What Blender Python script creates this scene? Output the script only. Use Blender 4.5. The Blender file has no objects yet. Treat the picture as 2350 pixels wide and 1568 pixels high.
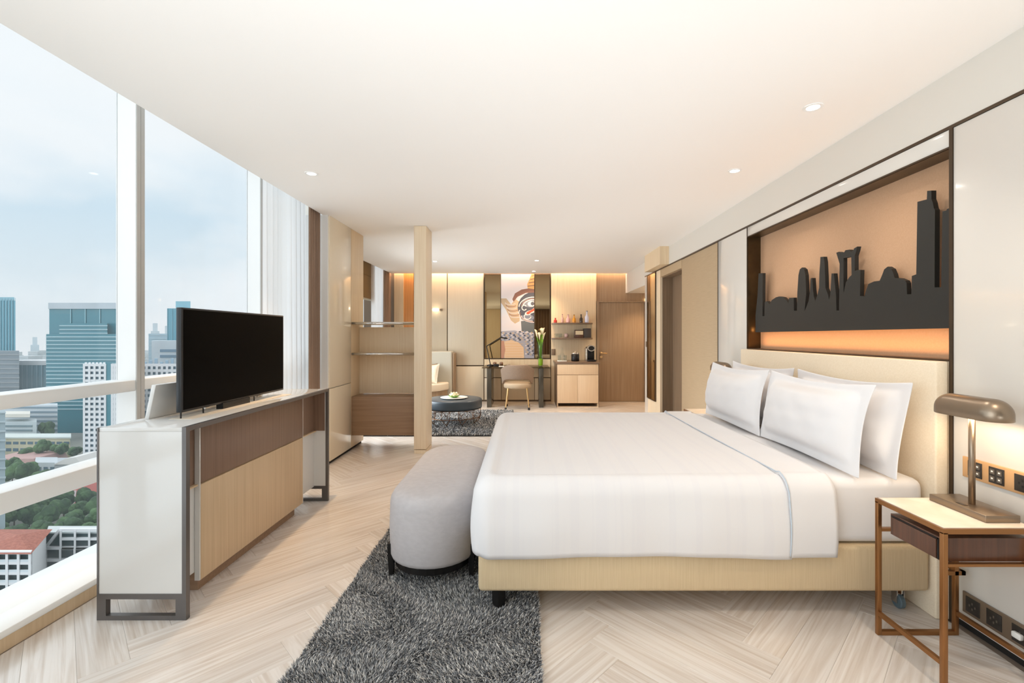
import bpy, bmesh, math, random
import numpy as np
from mathutils import Vector, Matrix
random.seed(7); np.random.seed(7)
S = bpy.context.scene; COL = S.collection; D = bpy.data
PI = math.pi
def srgb(r, g, b):
    f = lambda c: (c/255/12.92) if c/255 <= .04045 else ((c/255+.055)/1.055)**2.4
    return (f(r), f(g), f(b), 1)

# ------------------------------------------------------------------ camera
F = 1065.0; H = 1.35                     # focal length in px of the 2350 wide frame, eye height
cam = D.cameras.new('camera'); co = D.objects.new('camera', cam); COL.objects.link(co)
co.location = (0, 0, H); co.rotation_euler = (PI/2, 0, 0)
cam.sensor_width = 36; cam.lens = F/2350*36
cam.shift_x = -30/2350; cam.shift_y = -14/2350
cam.clip_start = .05; cam.clip_end = 6000
S.camera = co
# ------------------------------------------------------------------ exposure
S.view_settings.view_transform = 'Standard'; S.view_settings.look = 'None'
S.view_settings.exposure = 0.06; S.view_settings.gamma = 1; S.view_settings.use_curve_mapping = False
S.cycles.max_bounces = 8; S.cycles.diffuse_bounces = 5; S.cycles.glossy_bounces = 3
S.cycles.transmission_bounces = 4; S.cycles.transparent_max_bounces = 12; S.cycles.volume_bounces = 1
S.cycles.caustics_reflective = False; S.cycles.caustics_refractive = False
S.cycles.sample_clamp_indirect = 4; S.cycles.blur_glossy = .5
S.cycles.use_adaptive_sampling = True; S.cycles.adaptive_threshold = .02
S.cycles.use_denoising = True
# ------------------------------------------------------------------ sky
W = D.worlds.new('sky'); S.world = W; W.use_nodes = True
nt = W.node_tree; nt.nodes.clear()
def N(t, typ, **kw):
    n = t.nodes.new(typ)
    for k, v in kw.items():
        if k in n.inputs: n.inputs[k].default_value = v
        else: setattr(n, k, v)
    return n
tc = N(nt, 'ShaderNodeTexCoord'); sp = N(nt, 'ShaderNodeSeparateXYZ')
nt.links.new(tc.outputs['Generated'], sp.inputs[0])
rp = N(nt, 'ShaderNodeValToRGB'); nt.links.new(sp.outputs['Z'], rp.inputs[0])
els = rp.color_ramp.elements
els[0].position = 0; els[0].color = srgb(222, 231, 236)
els[1].position = .75; els[1].color = srgb(250, 253, 255)
for p, c in ((.09, srgb(216, 230, 238)), (.20, srgb(203, 225, 239)), (.37, srgb(246, 251, 254))):
    e = els.new(p); e.color = c
mp = N(nt, 'ShaderNodeMapping'); mp.inputs['Scale'].default_value = (1.6, 1.6, 3.6); mp.inputs['Location'].default_value = (.35, .1, .2)
nt.links.new(tc.outputs['Generated'], mp.inputs[0])
nz = N(nt, 'ShaderNodeTexNoise', Scale=1.7, Detail=5.0, Roughness=.5); nt.links.new(mp.outputs[0], nz.inputs['Vector'])
cr = N(nt, 'ShaderNodeValToRGB'); nt.links.new(nz.outputs[0], cr.inputs[0])
cr.color_ramp.elements[0].position = .43; cr.color_ramp.elements[0].color = (0, 0, 0, 1)
cr.color_ramp.elements[1].position = .62; cr.color_ramp.elements[1].color = (.85, .85, .85, 1)
mx = N(nt, 'ShaderNodeMix', data_type='RGBA'); nt.links.new(cr.outputs[0], mx.inputs['Factor'])
nt.links.new(rp.outputs[0], mx.inputs[6]); mx.inputs[7].default_value = srgb(247, 250, 252)
bg = N(nt, 'ShaderNodeBackground', Strength=1.0); nt.links.new(mx.outputs[2], bg.inputs[0])
wo = N(nt, 'ShaderNodeOutputWorld'); nt.links.new(bg.outputs[0], wo.inputs[0])
# ------------------------------------------------------------------ large fill lights, added out of view to brighten the room
def area(name, loc, rot, sx, sy, power, col=(1, 1, 1), spread=180):
    l = D.lights.new(name, 'AREA'); l.shape = 'RECTANGLE'; l.size = sx; l.size_y = sy; l.energy = power; l.color = col
    l.spread = math.radians(spread)
    o = D.objects.new(name, l); COL.objects.link(o); o.location = loc; o.rotation_euler = rot; return o
def spot(name, loc, power, col, angle=100, blend=.6, r=.03):
    l = D.lights.new(name, 'SPOT'); l.energy = power; l.color = col; l.spot_size = math.radians(angle); l.spot_blend = blend; l.shadow_soft_size = r
    o = D.objects.new(name, l); COL.objects.link(o); o.location = loc; return o
WARM = (1, .70, .42); SOFT = (1, .92, .83)
sun = D.lights.new('hazy_sun', 'SUN'); sun.energy = 2.6; sun.angle = math.radians(110); sun.color = (.82, .92, 1)  # very wide sun lamp added to fill the room with soft window light
so = D.objects.new('hazy_sun', sun); COL.objects.link(so); so.rotation_euler = Vector((.86, .28, -.42)).to_track_quat('-Z', 'Y').to_euler()
area('daylight_rear_window', (-2.2, -1.2, 1.4), (0, -PI/2, 0), 2.4, 3.2, 55, (.84, .93, 1))  # unseen panel light added behind the camera to brighten the near room
area('daylight_living_window', (-2.98, 6.9, 1.3), Vector((1, .15, -.35)).to_track_quat('-Z', 'Y').to_euler(), 1.6, 1.6, 55, (.86, .94, 1), 140)  # panel light added out of sight behind the partition, lifts the living area
aim = Vector((0, 2.6, 1.6)).to_track_quat('-Z', 'Y').to_euler()
area('flash_to_ceiling', (0, -2.4, .16), aim, 3.4, .3, 27, (.86, .94, 1), 54)  # low strip light added behind the camera to even out the ceiling brightness
area('flash_behind_bed', (.9, 5.1, .06), (PI, 0, 0), 1.6, 1.2, 12, (.94, .97, 1))  # upward light added on the floor, hidden by the bed, brightens the ceiling
DOWN = [(-1.647, 3.58, 34, WARM, 'recessed ceiling downlight above the television console'), (1.576, 2.54, 6, SOFT, 'recessed ceiling downlight above the pillows, nearest the camera'),
        (1.59, 3.52, 6, SOFT, 'recessed ceiling downlight above the far end of the bed'), (.196, 7.74, 34, (1, .86, .70), 'recessed ceiling downlight in front of the desk'),
        (-1.52, 7.83, 28, (1, .86, .70), 'recessed ceiling downlight beside the wood post'), (.17, 9.02, 26, WARM, 'small recessed ceiling downlight close to the wall art'), (1.58, 1.2, 12, (1, .82, .64), '')]

# ------------------------------------------------------------------ helpers
ORIG = {}
class MB:
    def __init__(s): s.v = []; s.f = []
    def add(s, vs, fs):
        n = len(s.v); s.v += [tuple(p) for p in vs]; s.f += [tuple(i+n for i in f) for f in fs]; return s
    def box(s, x0, x1, y0, y1, z0, z1):
        if x0 > x1: x0, x1 = x1, x0
        if y0 > y1: y0, y1 = y1, y0
        if z0 > z1: z0, z1 = z1, z0
        return s.add([(x0,y0,z0),(x1,y0,z0),(x1,y1,z0),(x0,y1,z0),(x0,y0,z1),(x1,y0,z1),(x1,y1,z1),(x0,y1,z1)],
                     [(0,3,2,1),(4,5,6,7),(0,1,5,4),(1,2,6,5),(2,3,7,6),(3,0,4,7)])
    def rings(s, rs, cap=True, closed=True):
        n = len(rs[0]); vs = [p for r in rs for p in r]; fs = []
        for i in range(len(rs)-1):
            for j in range(n if closed else n-1):
                a = i*n+j; b = i*n+(j+1) % n; fs.append((a, b, b+n, a+n))
        if cap: fs.append(tuple(range(n-1, -1, -1))); fs.append(tuple(range((len(rs)-1)*n, len(rs)*n)))
        return s.add(vs, fs)
    def lathe(s, prof, c=(0,0,0), seg=24, cap=True):
        return s.rings([[(c[0]+r*math.cos(2*PI*j/seg), c[1]+r*math.sin(2*PI*j/seg), c[2]+z) for j in range(seg)] for r, z in prof], cap)
    def tube(s, pts, r, seg=8):
        pts = [Vector(p) for p in pts]; rs = []
        for i, p in enumerate(pts):
            d = (pts[min(i+1, len(pts)-1)]-pts[max(i-1, 0)]).normalized()
            u = d.cross(Vector((0, 0, 1)) if abs(d.z) < .95 else Vector((1, 0, 0))).normalized(); w = u.cross(d)
            rr = r[i] if isinstance(r, (list, tuple)) else r
            rs.append([tuple(p+u*rr*math.cos(2*PI*j/seg)+w*rr*math.sin(2*PI*j/seg)) for j in range(seg)])
        return s.rings(rs)
    def bar(s, a, b, w, h):                      # square bar between two points
        a, b = Vector(a), Vector(b); d = (b-a).normalized()
        u = d.cross(Vector((0, 0, 1)) if abs(d.z) < .95 else Vector((1, 0, 0))).normalized(); t = u.cross(d)
        R = lambda p: [tuple(p+u*w/2*i+t*h/2*j) for i, j in ((-1,-1),(1,-1),(1,1),(-1,1))]
        return s.rings([R(a), R(b)])
    def prism(s, poly, z0, z1, ax='z'):
        m = {'z': lambda a, b, c: (a, b, c), 'x': lambda a, b, c: (c, a, b), 'y': lambda a, b, c: (a, c, b)}[ax]
        return s.rings([[m(a, b, z0) for a, b in poly], [m(a, b, z1) for a, b in poly]])
def mesh_of(name, mb, bev=0, seg=2, smooth=False, sub=0):
    me = D.meshes.new(name); me.from_pydata(mb.v, [], mb.f); me.update()
    bm = bmesh.new(); bm.from_mesh(me)
    bmesh.ops.recalc_face_normals(bm, faces=bm.faces)
    if bev:
        es = [e for e in bm.edges if e.is_manifold and e.calc_face_angle(0) > .5]
        bmesh.ops.bevel(bm, geom=es, offset=bev, segments=seg, affect='EDGES', profile=.5, clamp_overlap=True)
    bm.to_mesh(me); bm.free()
    if smooth: me.shade_smooth()
    elif bev: me.shade_smooth(); me.set_sharp_from_angle(angle=math.radians(50))
    return me
def obj(name, mb, m, parent=None, bev=0, seg=2, smooth=False, sub=0, label=None):
    pw = ORIG.get(parent.name, Vector()) if parent else Vector()
    if isinstance(mb, MB):
        if pw.length: q = MB(); q.v = [(a-pw.x, b-pw.y, c-pw.z) for a, b, c in mb.v]; q.f = mb.f; mb = q
        me = mesh_of(name, mb, bev, seg, smooth)
    else: me = mb
    if m and not me.materials: me.materials.append(m)
    o = D.objects.new(name, me); COL.objects.link(o)
    if parent: o.parent = parent; ORIG[o.name] = pw
    else: ORIG[o.name] = Vector()
    if sub:
        md = o.modifiers.new('subdivision', 'SUBSURF'); md.levels = sub; md.render_levels = sub
    if label: o['label'] = label
    return o
def tag(o, label, cat, group=None, kind=None):
    if label: o['label'] = label
    if cat: o['category'] = cat
    if group: o['group'] = group
    if kind: o['kind'] = kind
    return o
def thing(name, loc, label, cat, group=None, kind=None):
    o = D.objects.new(name, None); COL.objects.link(o); o.location = loc; o.empty_display_size = .1
    ORIG[o.name] = Vector(loc); return tag(o, label, cat, group, kind)
def struct(name, mb, m, bev=0, label=None):
    o = obj(name, mb, m, bev=bev); o['kind'] = 'structure'
    if label: o['label'] = label
    return o
def copy_tree(o, parent=None, skip=()):
    c = o.copy(); COL.objects.link(c)
    if parent: c.parent = parent
    for ch in list(o.children): copy_tree(ch, c)
    return c
def bx(x0, x1, y0, y1, z0, z1): return MB().box(x0, x1, y0, y1, z0, z1)
def frame_yz(x0, x1, y0, y1, z0, z1, t):
    return MB().box(x0,x1,y0,y0+t,z0,z1).box(x0,x1,y1-t,y1,z0,z1).box(x0,x1,y0+t,y1-t,z0,z0+t).box(x0,x1,y0+t,y1-t,z1-t,z1)
def stadium(cx, cy, hx, hy, inset=0, z=0, n=12):
    r = min(hx, hy)-inset; pts = []
    if hy >= hx: cs = [(0, hy-hx, 0), (0, -(hy-hx), PI)]
    else: cs = [(-(hx-hy), 0, PI/2), (hx-hy, 0, -PI/2)]
    for dx, dy, a0 in cs:
        for i in range(n+1):
            a = a0+PI*i/n; pts.append((cx+dx+r*math.cos(a), cy+dy+r*math.sin(a), z))
    return pts

# ------------------------------------------------------------------ materials
def mat(name, col, rough=.5, metal=0.0, coat=0.0, c2=None, nscale=(1,1,1), ndetail=3.0, ndist=0.0, lo=.35, hi=.65, bump=0.0, bscale=None, emit=None, es=0.0, rnd=False, spec=.5):
    m = D.materials.new(name); m.use_nodes = True; t = m.node_tree; b = t.nodes['Principled BSDF']
    b.inputs['Base Color'].default_value = col; b.inputs['Roughness'].default_value = rough; b.inputs['Metallic'].default_value = metal
    b.inputs['Coat Weight'].default_value = coat; b.inputs['Coat Roughness'].default_value = .05
    b.inputs['Specular IOR Level'].default_value = spec
    if emit: b.inputs['Emission Color'].default_value = emit; b.inputs['Emission Strength'].default_value = es
    if c2 or bump:
        tcn = N(t, 'ShaderNodeTexCoord'); vec = tcn.outputs['Object']
        if rnd:
            oi = N(t, 'ShaderNodeObjectInfo'); ml = N(t, 'ShaderNodeMath', operation='MULTIPLY'); ml.inputs[1].default_value = 60
            t.links.new(oi.outputs['Random'], ml.inputs[0]); ad = N(t, 'ShaderNodeVectorMath', operation='ADD')
            t.links.new(vec, ad.inputs[0]); t.links.new(ml.outputs[0], ad.inputs[1]); vec = ad.outputs[0]
        mpn = N(t, 'ShaderNodeMapping'); mpn.inputs['Scale'].default_value = nscale; t.links.new(vec, mpn.inputs[0])
        nn = N(t, 'ShaderNodeTexNoise', Scale=1.0, Detail=ndetail, Distortion=ndist); t.links.new(mpn.outputs[0], nn.inputs['Vector'])
        if c2:
            r = N(t, 'ShaderNodeValToRGB'); r.color_ramp.elements[0].position = lo; r.color_ramp.elements[1].position = hi
            r.color_ramp.elements[0].color = c2; r.color_ramp.elements[1].color = col
            t.links.new(nn.outputs[0], r.inputs[0]); out = r.outputs[0]
            if rnd:
                hv = N(t, 'ShaderNodeHueSaturation'); mr = N(t, 'ShaderNodeMapRange'); mr.inputs['To Min'].default_value = .93; mr.inputs['To Max'].default_value = 1.05
                t.links.new(oi.outputs['Random'], mr.inputs[0]); t.links.new(mr.outputs[0], hv.inputs['Value']); t.links.new(out, hv.inputs['Color']); out = hv.outputs[0]
            t.links.new(out, b.inputs['Base Color'])
        if bump:
            src = nn
            if bscale:
                mp2 = N(t, 'ShaderNodeMapping'); mp2.inputs['Scale'].default_value = bscale; t.links.new(vec, mp2.inputs[0])
                src = N(t, 'ShaderNodeTexNoise', Scale=1.0, Detail=2.0); t.links.new(mp2.outputs[0], src.inputs['Vector'])
            bp = N(t, 'ShaderNodeBump', Strength=bump, Distance=.004); t.links.new(src.outputs[0], bp.inputs['Height']); t.links.new(bp.outputs[0], b.inputs['Normal'])
    return m
def glassmat(name, tint, refl=1.3, rough=0.0):
    m = D.materials.new(name); m.use_nodes = True; t = m.node_tree; t.nodes.clear()
    tr = N(t, 'ShaderNodeBsdfTransparent'); tr.inputs[0].default_value = tint
    gl = N(t, 'ShaderNodeBsdfGlossy', Roughness=rough); lw = N(t, 'ShaderNodeLayerWeight', Blend=.5); pw = N(t, 'ShaderNodeMath', operation='POWER'); pw.inputs[1].default_value = 4.5; t.links.new(lw.outputs['Facing'], pw.inputs[0])
    fr = N(t, 'ShaderNodeMapRange'); fr.inputs['To Min'].default_value = (refl-1)**2/(refl+1)**2; fr.inputs['To Max'].default_value = .5; t.links.new(pw.outputs[0], fr.inputs[0])
    mx = N(t, 'ShaderNodeMixShader'); o = N(t, 'ShaderNodeOutputMaterial')
    t.links.new(fr.outputs[0], mx.inputs[0]); t.links.new(tr.outputs[0], mx.inputs[1]); t.links.new(gl.outputs[0], mx.inputs[2]); t.links.new(mx.outputs[0], o.inputs[0]); return m
def sheermat(name, col, transp=.3):
    m = D.materials.new(name); m.use_nodes = True; t = m.node_tree; t.nodes.clear()
    tr = N(t, 'ShaderNodeBsdfTransparent'); tl = N(t, 'ShaderNodeBsdfTranslucent', Color=col); df = N(t, 'ShaderNodeBsdfDiffuse', Color=col)
    m1 = N(t, 'ShaderNodeMixShader'); m1.inputs[0].default_value = .32; m2 = N(t, 'ShaderNodeMixShader'); m2.inputs[0].default_value = transp
    o = N(t, 'ShaderNodeOutputMaterial')
    t.links.new(tl.outputs[0], m1.inputs[1]); t.links.new(df.outputs[0], m1.inputs[2]); t.links.new(m1.outputs[0], m2.inputs[1]); t.links.new(tr.outputs[0], m2.inputs[2]); t.links.new(m2.outputs[0], o.inputs[0]); return m
M = {}
M['ceiling'] = mat('ceiling_paint', srgb(246, 243, 239), .8)
M['white'] = mat('white_paint', srgb(240, 240, 238), .5)
M['winwhite'] = mat('window_white', srgb(246, 246, 244), .35)
M['winmetal'] = mat('window_aluminium', srgb(196, 194, 190), .4)
M['gloss'] = mat('glossy_panel', srgb(222, 217, 209), .12, 0, .3)
M['gloss_beige'] = mat('glossy_beige_panel', srgb(234, 221, 197), .12, 0, .3)
M['wallband'] = mat('band_paint', srgb(222, 217, 208), .55)
M['grass'] = mat('grasscloth', srgb(188, 164, 131), .6, c2=srgb(182, 158, 126), nscale=(1, 6, 130), bump=.1)
M['trim'] = mat('bronze_trim', srgb(84, 70, 56), .35, .7)
M['void'] = mat('dark_gap', srgb(28, 24, 20), .8)
M['wood_l'] = mat('pale_wood', srgb(230, 209, 176), .4, c2=srgb(222, 198, 163), nscale=(60, 60, 1.5), ndetail=4)
M['wood_lx'] = mat('pale_wood_shelf', srgb(238, 221, 194), .4, c2=srgb(230, 210, 180), nscale=(60, 60, 1.5))
M['wood_m'] = mat('brown_wood', srgb(160, 130, 104), .35, c2=srgb(146, 116, 92), nscale=(1.5, 60, 60), ndetail=4)
M['wood_d'] = mat('door_wood', srgb(160, 136, 110), .4, c2=srgb(145, 120, 94), nscale=(50, 50, 1.2), ndetail=4)
M['wood_slide'] = mat('sliding_door_wood', srgb(140, 118, 95), .4, c2=srgb(124, 103, 82), nscale=(40, 40, 1.2), ndetail=4)
M['wood_con'] = mat('console_wood', srgb(214, 189, 155), .4, c2=srgb(204, 178, 143), nscale=(70, 70, 1.4), ndetail=4)
M['wood_conb'] = mat('console_brown_wood', srgb(136, 111, 94), .4, c2=srgb(124, 99, 83), nscale=(70, 70, 1.4), ndetail=4)
M['wood_night'] = mat('walnut', srgb(98, 60, 40), .3, c2=srgb(76, 46, 31), nscale=(60, 60, 2), ndetail=4, coat=.2)
M['orange'] = mat('orange_wood', srgb(214, 150, 88), .5, c2=srgb(204, 138, 76), nscale=(40, 40, 1))  # warm light falling on the panel is put into this wood colour
M['floor'] = mat('floor_wood', srgb(231, 223, 215), .17, c2=srgb(206, 191, 177), nscale=(.9, 24, 1), ndetail=6, ndist=2.2, lo=.28, hi=.62, rnd=True, spec=.65)
M['floor_base'] = mat('floor_underlay', srgb(178, 160, 144), .6)
M['headboard'] = mat('headboard_fabric', srgb(238, 222, 197), .7, c2=srgb(233, 216, 189), nscale=(150, 150, 150), bump=.25)
M['bedframe'] = mat('bed_base_fabric', srgb(214, 192, 156), .75, c2=srgb(206, 183, 146), nscale=(260, 260, 5), bump=.2)
M['linen'] = mat('white_linen', srgb(232, 230, 230), .75, bump=.06, bscale=(14, 14, 14), c2=srgb(229, 227, 227), nscale=(4, 4, 4))
M['linen_stripe'] = mat('duvet_linen', srgb(232, 230, 230), .75, c2=srgb(230, 228, 229), nscale=(22, .4, .4), lo=.42, hi=.5, bump=.15, bscale=(9, 1.2, 3))
M['piping'] = mat('pale_blue_piping', srgb(196, 206, 216), .7)
M['bench'] = mat('grey_velvet', srgb(190, 186, 187), .85, c2=srgb(184, 180, 181), nscale=(30, 30, 60), bump=.08)
M['black'] = mat('black_metal', srgb(30, 28, 27), .4, .3)
M['console_white'] = mat('console_white_lacquer', srgb(220, 220, 218), .12, 0, .3)
M['steel'] = mat('dark_steel', srgb(112, 109, 108), .38, .7)
M['screen'] = mat('tv_screen', srgb(6, 7, 8), .3, spec=.04)
M['bezel'] = mat('tv_bezel', srgb(24, 25, 27), .3)
M['silver'] = mat('silver', srgb(205, 200, 192), .25, .9)
M['chrome'] = mat('chrome', srgb(210, 208, 205), .08, 1)
M['bronze'] = mat('bronze_metal', srgb(158, 112, 70), .32, .85)
M['lamp'] = mat('brushed_lamp_bronze', srgb(144, 128, 110), .33, .85)
M['marble'] = mat('cream_stone', srgb(244, 231, 214), .25, c2=srgb(236, 218, 198), nscale=(6, 6, 6), ndist=1)
M['socket'] = mat('socket_plate', srgb(214, 170, 122), .4, .3)
M['socket_d'] = mat('dark_socket_plate', srgb(134, 116, 98), .4, .4)
M['socket_k'] = mat('socket_black', srgb(46, 42, 38), .4)
M['socket_b'] = mat('socket_button', srgb(96, 88, 78), .4)
M['niche'] = mat('niche_cloth', srgb(202, 162, 128), .8, c2=srgb(198, 158, 123), nscale=(120, 120, 120), bump=.1)
M['niche_side'] = mat('niche_bronze', srgb(96, 78, 52), .3, .7, c2=srgb(74, 58, 38), nscale=(5, 5, 5))
M['skyline'] = mat('skyline_black', srgb(34, 34, 31), .55)
M['mirror'] = mat('bronze_mirror', srgb(158, 138, 106), .02, 1)
M['panel'] = mat('living_wall_panel', srgb(212, 198, 174), .45, c2=srgb(209, 194, 170), nscale=(90, 90, 2))
M['sheer'] = sheermat('sheer_cloth', srgb(250, 250, 250), .12)
M['drape'] = mat('taupe_drape', srgb(150, 126, 108), .8, c2=srgb(140, 117, 100), nscale=(30, 30, 2))
M['blind'] = mat('roman_blind', srgb(134, 104, 62), .8)
M['glass'] = glassmat('window_glass', (.97, .98, .985, 1), 1.22)
M['cglass'] = glassmat('clear_glass', (.93, .95, .95, 1), 1.4)
M['dglass'] = glassmat('smoked_glass', (.42, .40, .36, 1), 1.5)
M['sofa'] = mat('sofa_grey_cloth', srgb(190, 186, 172), .8, bump=.1, bscale=(60, 60, 60))
M['sofa_seat'] = mat('sofa_cream_cloth', srgb(226, 212, 190), .8)
M['cushion'] = mat('brown_cushion', srgb(150, 124, 98), .8)
M['tableleather'] = mat('navy_leather', srgb(58, 70, 80), .35)
M['copperwire'] = mat('copper_wire', srgb(120, 84, 56), .4, .7)
M['ceramic'] = mat('white_ceramic', srgb(238, 236, 230), .25)
M['green'] = mat('leaf_green', srgb(108, 160, 40), .5)
M['petal'] = mat('cream_petal', srgb(246, 236, 200), .5)
M['chair'] = mat('taupe_chair_cloth', srgb(150, 130, 112), .8, c2=srgb(140, 120, 104), nscale=(90, 90, 90))
M['gold'] = mat('gold_leg', srgb(214, 178, 126), .35, .6)
M['cab'] = mat('minibar_wood', srgb(226, 200, 168), .4, c2=srgb(218, 190, 156), nscale=(60, 60, 1.5))
M['counter'] = mat('taupe_counter', srgb(120, 98, 80), .3)
M['paper'] = mat('label_cream', srgb(226, 206, 170), .6)
def emis(name, col, s): return mat(name, (0, 0, 0, 1), .5, emit=col, es=s)
M['lens'] = emis('lamp_lens', (1, .95, .86, 1), 12)
M['led'] = emis('warm_led', (1, .66, .34, 1), 5)
M['bulb'] = emis('bulb_glow', (1, .82, .58, 1), 9)

# ================================================================== SHELL
XR = 2.015; ZC = 2.60; YF = 9.5
# floor : herringbone planks, each its own piece
fl = struct('floor', MB().box(-2.25, 2.2, -3.2, 5.85, -.12, -.013).box(-3.1, 3.6, 5.85, 9.6, -.12, -.013), M['floor_base'])
PL, PW = .96, .16
def clip(poly, x0, x1, y0, y1):
    for ax, lim, sg in ((0, x0, 1), (0, x1, -1), (1, y0, 1), (1, y1, -1)):
        out = []
        for i in range(len(poly)):
            a, b = poly[i-1], poly[i]; da = (a[ax]-lim)*sg; db = (b[ax]-lim)*sg
            if (da >= 0) != (db >= 0):
                t = da/(da-db); out.append((a[0]+(b[0]-a[0])*t, a[1]+(b[1]-a[1])*t))
            if db >= 0: out.append(b)
        poly = out
        if not poly: return []
    return poly
def plank_mesh(poly):
    b = MB(); n = len(poly); cx = sum(p[0] for p in poly)/n; cy = sum(p[1] for p in poly)/n
    sh = lambda p, d: (p[0]-math.copysign(min(d, abs(p[0]-cx)), p[0]-cx), p[1]-math.copysign(min(d, abs(p[1]-cy)), p[1]-cy))
    r1 = [(p[0], p[1], -.012) for p in poly]; r2 = [(p[0], p[1], -.0012) for p in poly]; r3 = [(*sh(p, .0010), 0) for p in poly]
    b.rings([r1, r2, r3]); return mesh_of('plank', b)
g = .0002
full = [(g, g), (PL-g, g), (PL-g, PW-g), (g, PW-g)]
full_me = plank_mesh(full); full_me.materials.append(M['floor'])
X0, Y0 = -.287, .35; s2 = math.sqrt(2); loose = MB(); planks = []
for a in range(-6, 8):
    for b_ in range(-90, 130):
        for kind in (0, 1):
            ox = b_*PW+a*PL; oy = b_*PW-a*PL
            if kind: ox, oy = ox+PL+PW, oy+PW-PL
            ang = -PI/4+PI/2 if not kind else PI*3/4
            wx, wy = (ox-oy)/s2+X0, (ox+oy)/s2+Y0
            R = lambda p: (wx+p[0]*math.cos(ang)-p[1]*math.sin(ang), wy+p[0]*math.sin(ang)+p[1]*math.cos(ang))
            pts = [R(p) for p in full]; mx_, my_ = sum(p[0] for p in pts)/4, sum(p[1] for p in pts)/4
            if not (-4 < mx_ < 4 and -1 < my_ < 11): continue
            inA = lambda p: (-2.215 <= p[0] <= 2.0 and -3.2 <= p[1] <= 5.85) or (-3.05 <= p[0] <= 2.5 and 5.85 <= p[1] <= 9.5)
            if all(inA(p) for p in pts): q = None
            else:
                q = clip(pts, -2.215, 2.0, -3.2, 5.85) if my_ < 5.85 else clip(pts, -3.05, 2.5, 5.85, 9.5)
                if len(q) < 3 or abs(sum(q[i-1][0]*q[i][1]-q[i][0]*q[i-1][1] for i in range(len(q))))/2 < .004: continue
            planks.append((my_, mx_, wx, wy, ang, q))
planks.sort(key=lambda p: p[0]+ (0 if p[0] > 1.3 else 100))
for i, (my_, mx_, wx, wy, ang, q) in enumerate(planks):
    if q is None: me = full_me
    else:
        loc = [((x-wx)*math.cos(ang)+(y-wy)*math.sin(ang), -(x-wx)*math.sin(ang)+(y-wy)*math.cos(ang)) for x, y in q]
        me = plank_mesh(loc)
    if i < 299:
        o = obj('plank', me, M['floor'], fl); o.location = (wx, wy, 0); o.rotation_euler.z = ang
    else:
        c_, s_ = math.cos(ang), math.sin(ang)
        loose.add([(wx+v.co.x*c_-v.co.y*s_, wy+v.co.x*s_+v.co.y*c_, v.co.z) for v in me.vertices], [tuple(p.vertices) for p in me.polygons])
if loose.v: o = obj('planks_far', loose, M['floor'], fl); o['kind'] = 'stuff'; o.name = 'plank_field'

# ceiling
cl = struct('ceiling', MB().box(-2.1, 2.3, -3.2, 5.85, ZC, ZC+.12).box(-2.7, 3.6, 5.85, 9.36, ZC, ZC+.12), M['ceiling'])
obj('curtain_pocket', MB().box(-2.7, -2.1, -3.2, 5.85, 3.0, 3.1).box(-2.1, -2.06, -3.2, 5.85, ZC+.12, 3.0).box(-3.3, -2.7, 5.85, 9.6, 3.0, 3.1).box(-2.7, -2.66, 5.85, 9.36, ZC+.12, 3.0), M['ceiling'], cl)
obj('light_slot', MB().box(-2.7, 3.6, 9.3, 9.6, 2.80, 2.86).box(-2.7, 3.6, 9.30, 9.34, ZC+.12, 2.80), M['ceiling'], cl)

# right wall
wr = struct('wall_right', MB().box(2.16, 2.3, -3.2, 5.99, 0, ZC).box(2.36, 2.45, 5.9, 7.0, 0, ZC).box(2.05, 2.36, 6.92, 7.8, 0, ZC).box(2.16, 2.36, 5.9, 5.99, 0, ZC).box(2.05, 3.6, 7.8, 7.9, 0, 2.21), M['wallband'])
obj('ceiling_band', bx(XR, 2.17, -3.2, 6.5, 2.345, ZC), M['wallband'], wr)
obj('ceiling_band', bx(XR, 2.17, 6.5, 7.8, 2.345, ZC), M['wallband'], wr)
obj('bulkhead', bx(2.05, 3.6, 7.8, 9.5, 2.21, ZC), M['wallband'], wr)
struct('trim_3', bx(1.886, XR, 6.5, 7.32, 2.345, ZC), M['wood_l'], label='pale wood boxed bulkhead under the ceiling')
obj('wall_panel', bx(XR, 2.16, -3.2, 2.183, .035, 2.328), M['gloss'], wr, bev=.002)
obj('wall_panel', bx(XR, 2.16, 4.212, 4.842, .035, 2.328), M['gloss'], wr, bev=.002)
obj('wall_panel', bx(XR, 2.16, 2.203, 4.204, 2.245, 2.328), M['gloss'], wr, bev=.002)
obj('wall_panel', bx(XR+.006, 2.16, 4.852, 5.985, .035, 2.328), M['grass'], wr, bev=.002, label='tan grasscloth covered wall panel')
obj('wall_panel', bx(XR+.003, 2.16, 5.985, 6.925, 2.22, 2.328), M['grass'], wr)
obj('wall_panel', bx(XR, 2.06, 6.925, 7.125, .0, 2.328), M['wood_lx'], wr)
obj('wall_panel', bx(XR, 2.06, 7.61, 7.8, 0, 2.328), M['gloss'], wr)
obj('wall_panel', bx(XR, 2.06, 7.125, 7.61, 0, .33), M['wood_lx'], wr)
obj('wall_panel', bx(XR, 2.16, 2.203, 4.204, .0, 1.226), M['headboard'], wr)
obj('niche_back', bx(2.13, 2.16, 2.2, 4.2, 1.22, 2.26), M['niche'], wr, label='tan cloth back of the lit niche')
obj('niche_side', bx(XR+.003, 2.13, 4.196, 4.206, 1.236, 2.245), M['niche_side'], wr)
obj('niche_side', bx(XR+.003, 2.13, 2.2, 2.206, 1.236, 2.245), M['niche_side'], wr)
obj('niche_head', bx(XR+.003, 2.13, 2.206, 4.196, 2.236, 2.246), M['niche_side'], wr)
obj('niche_sill', bx(XR-.004, 2.09, 2.2, 4.206, 1.226, 1.236), M['trim'], wr)
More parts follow.
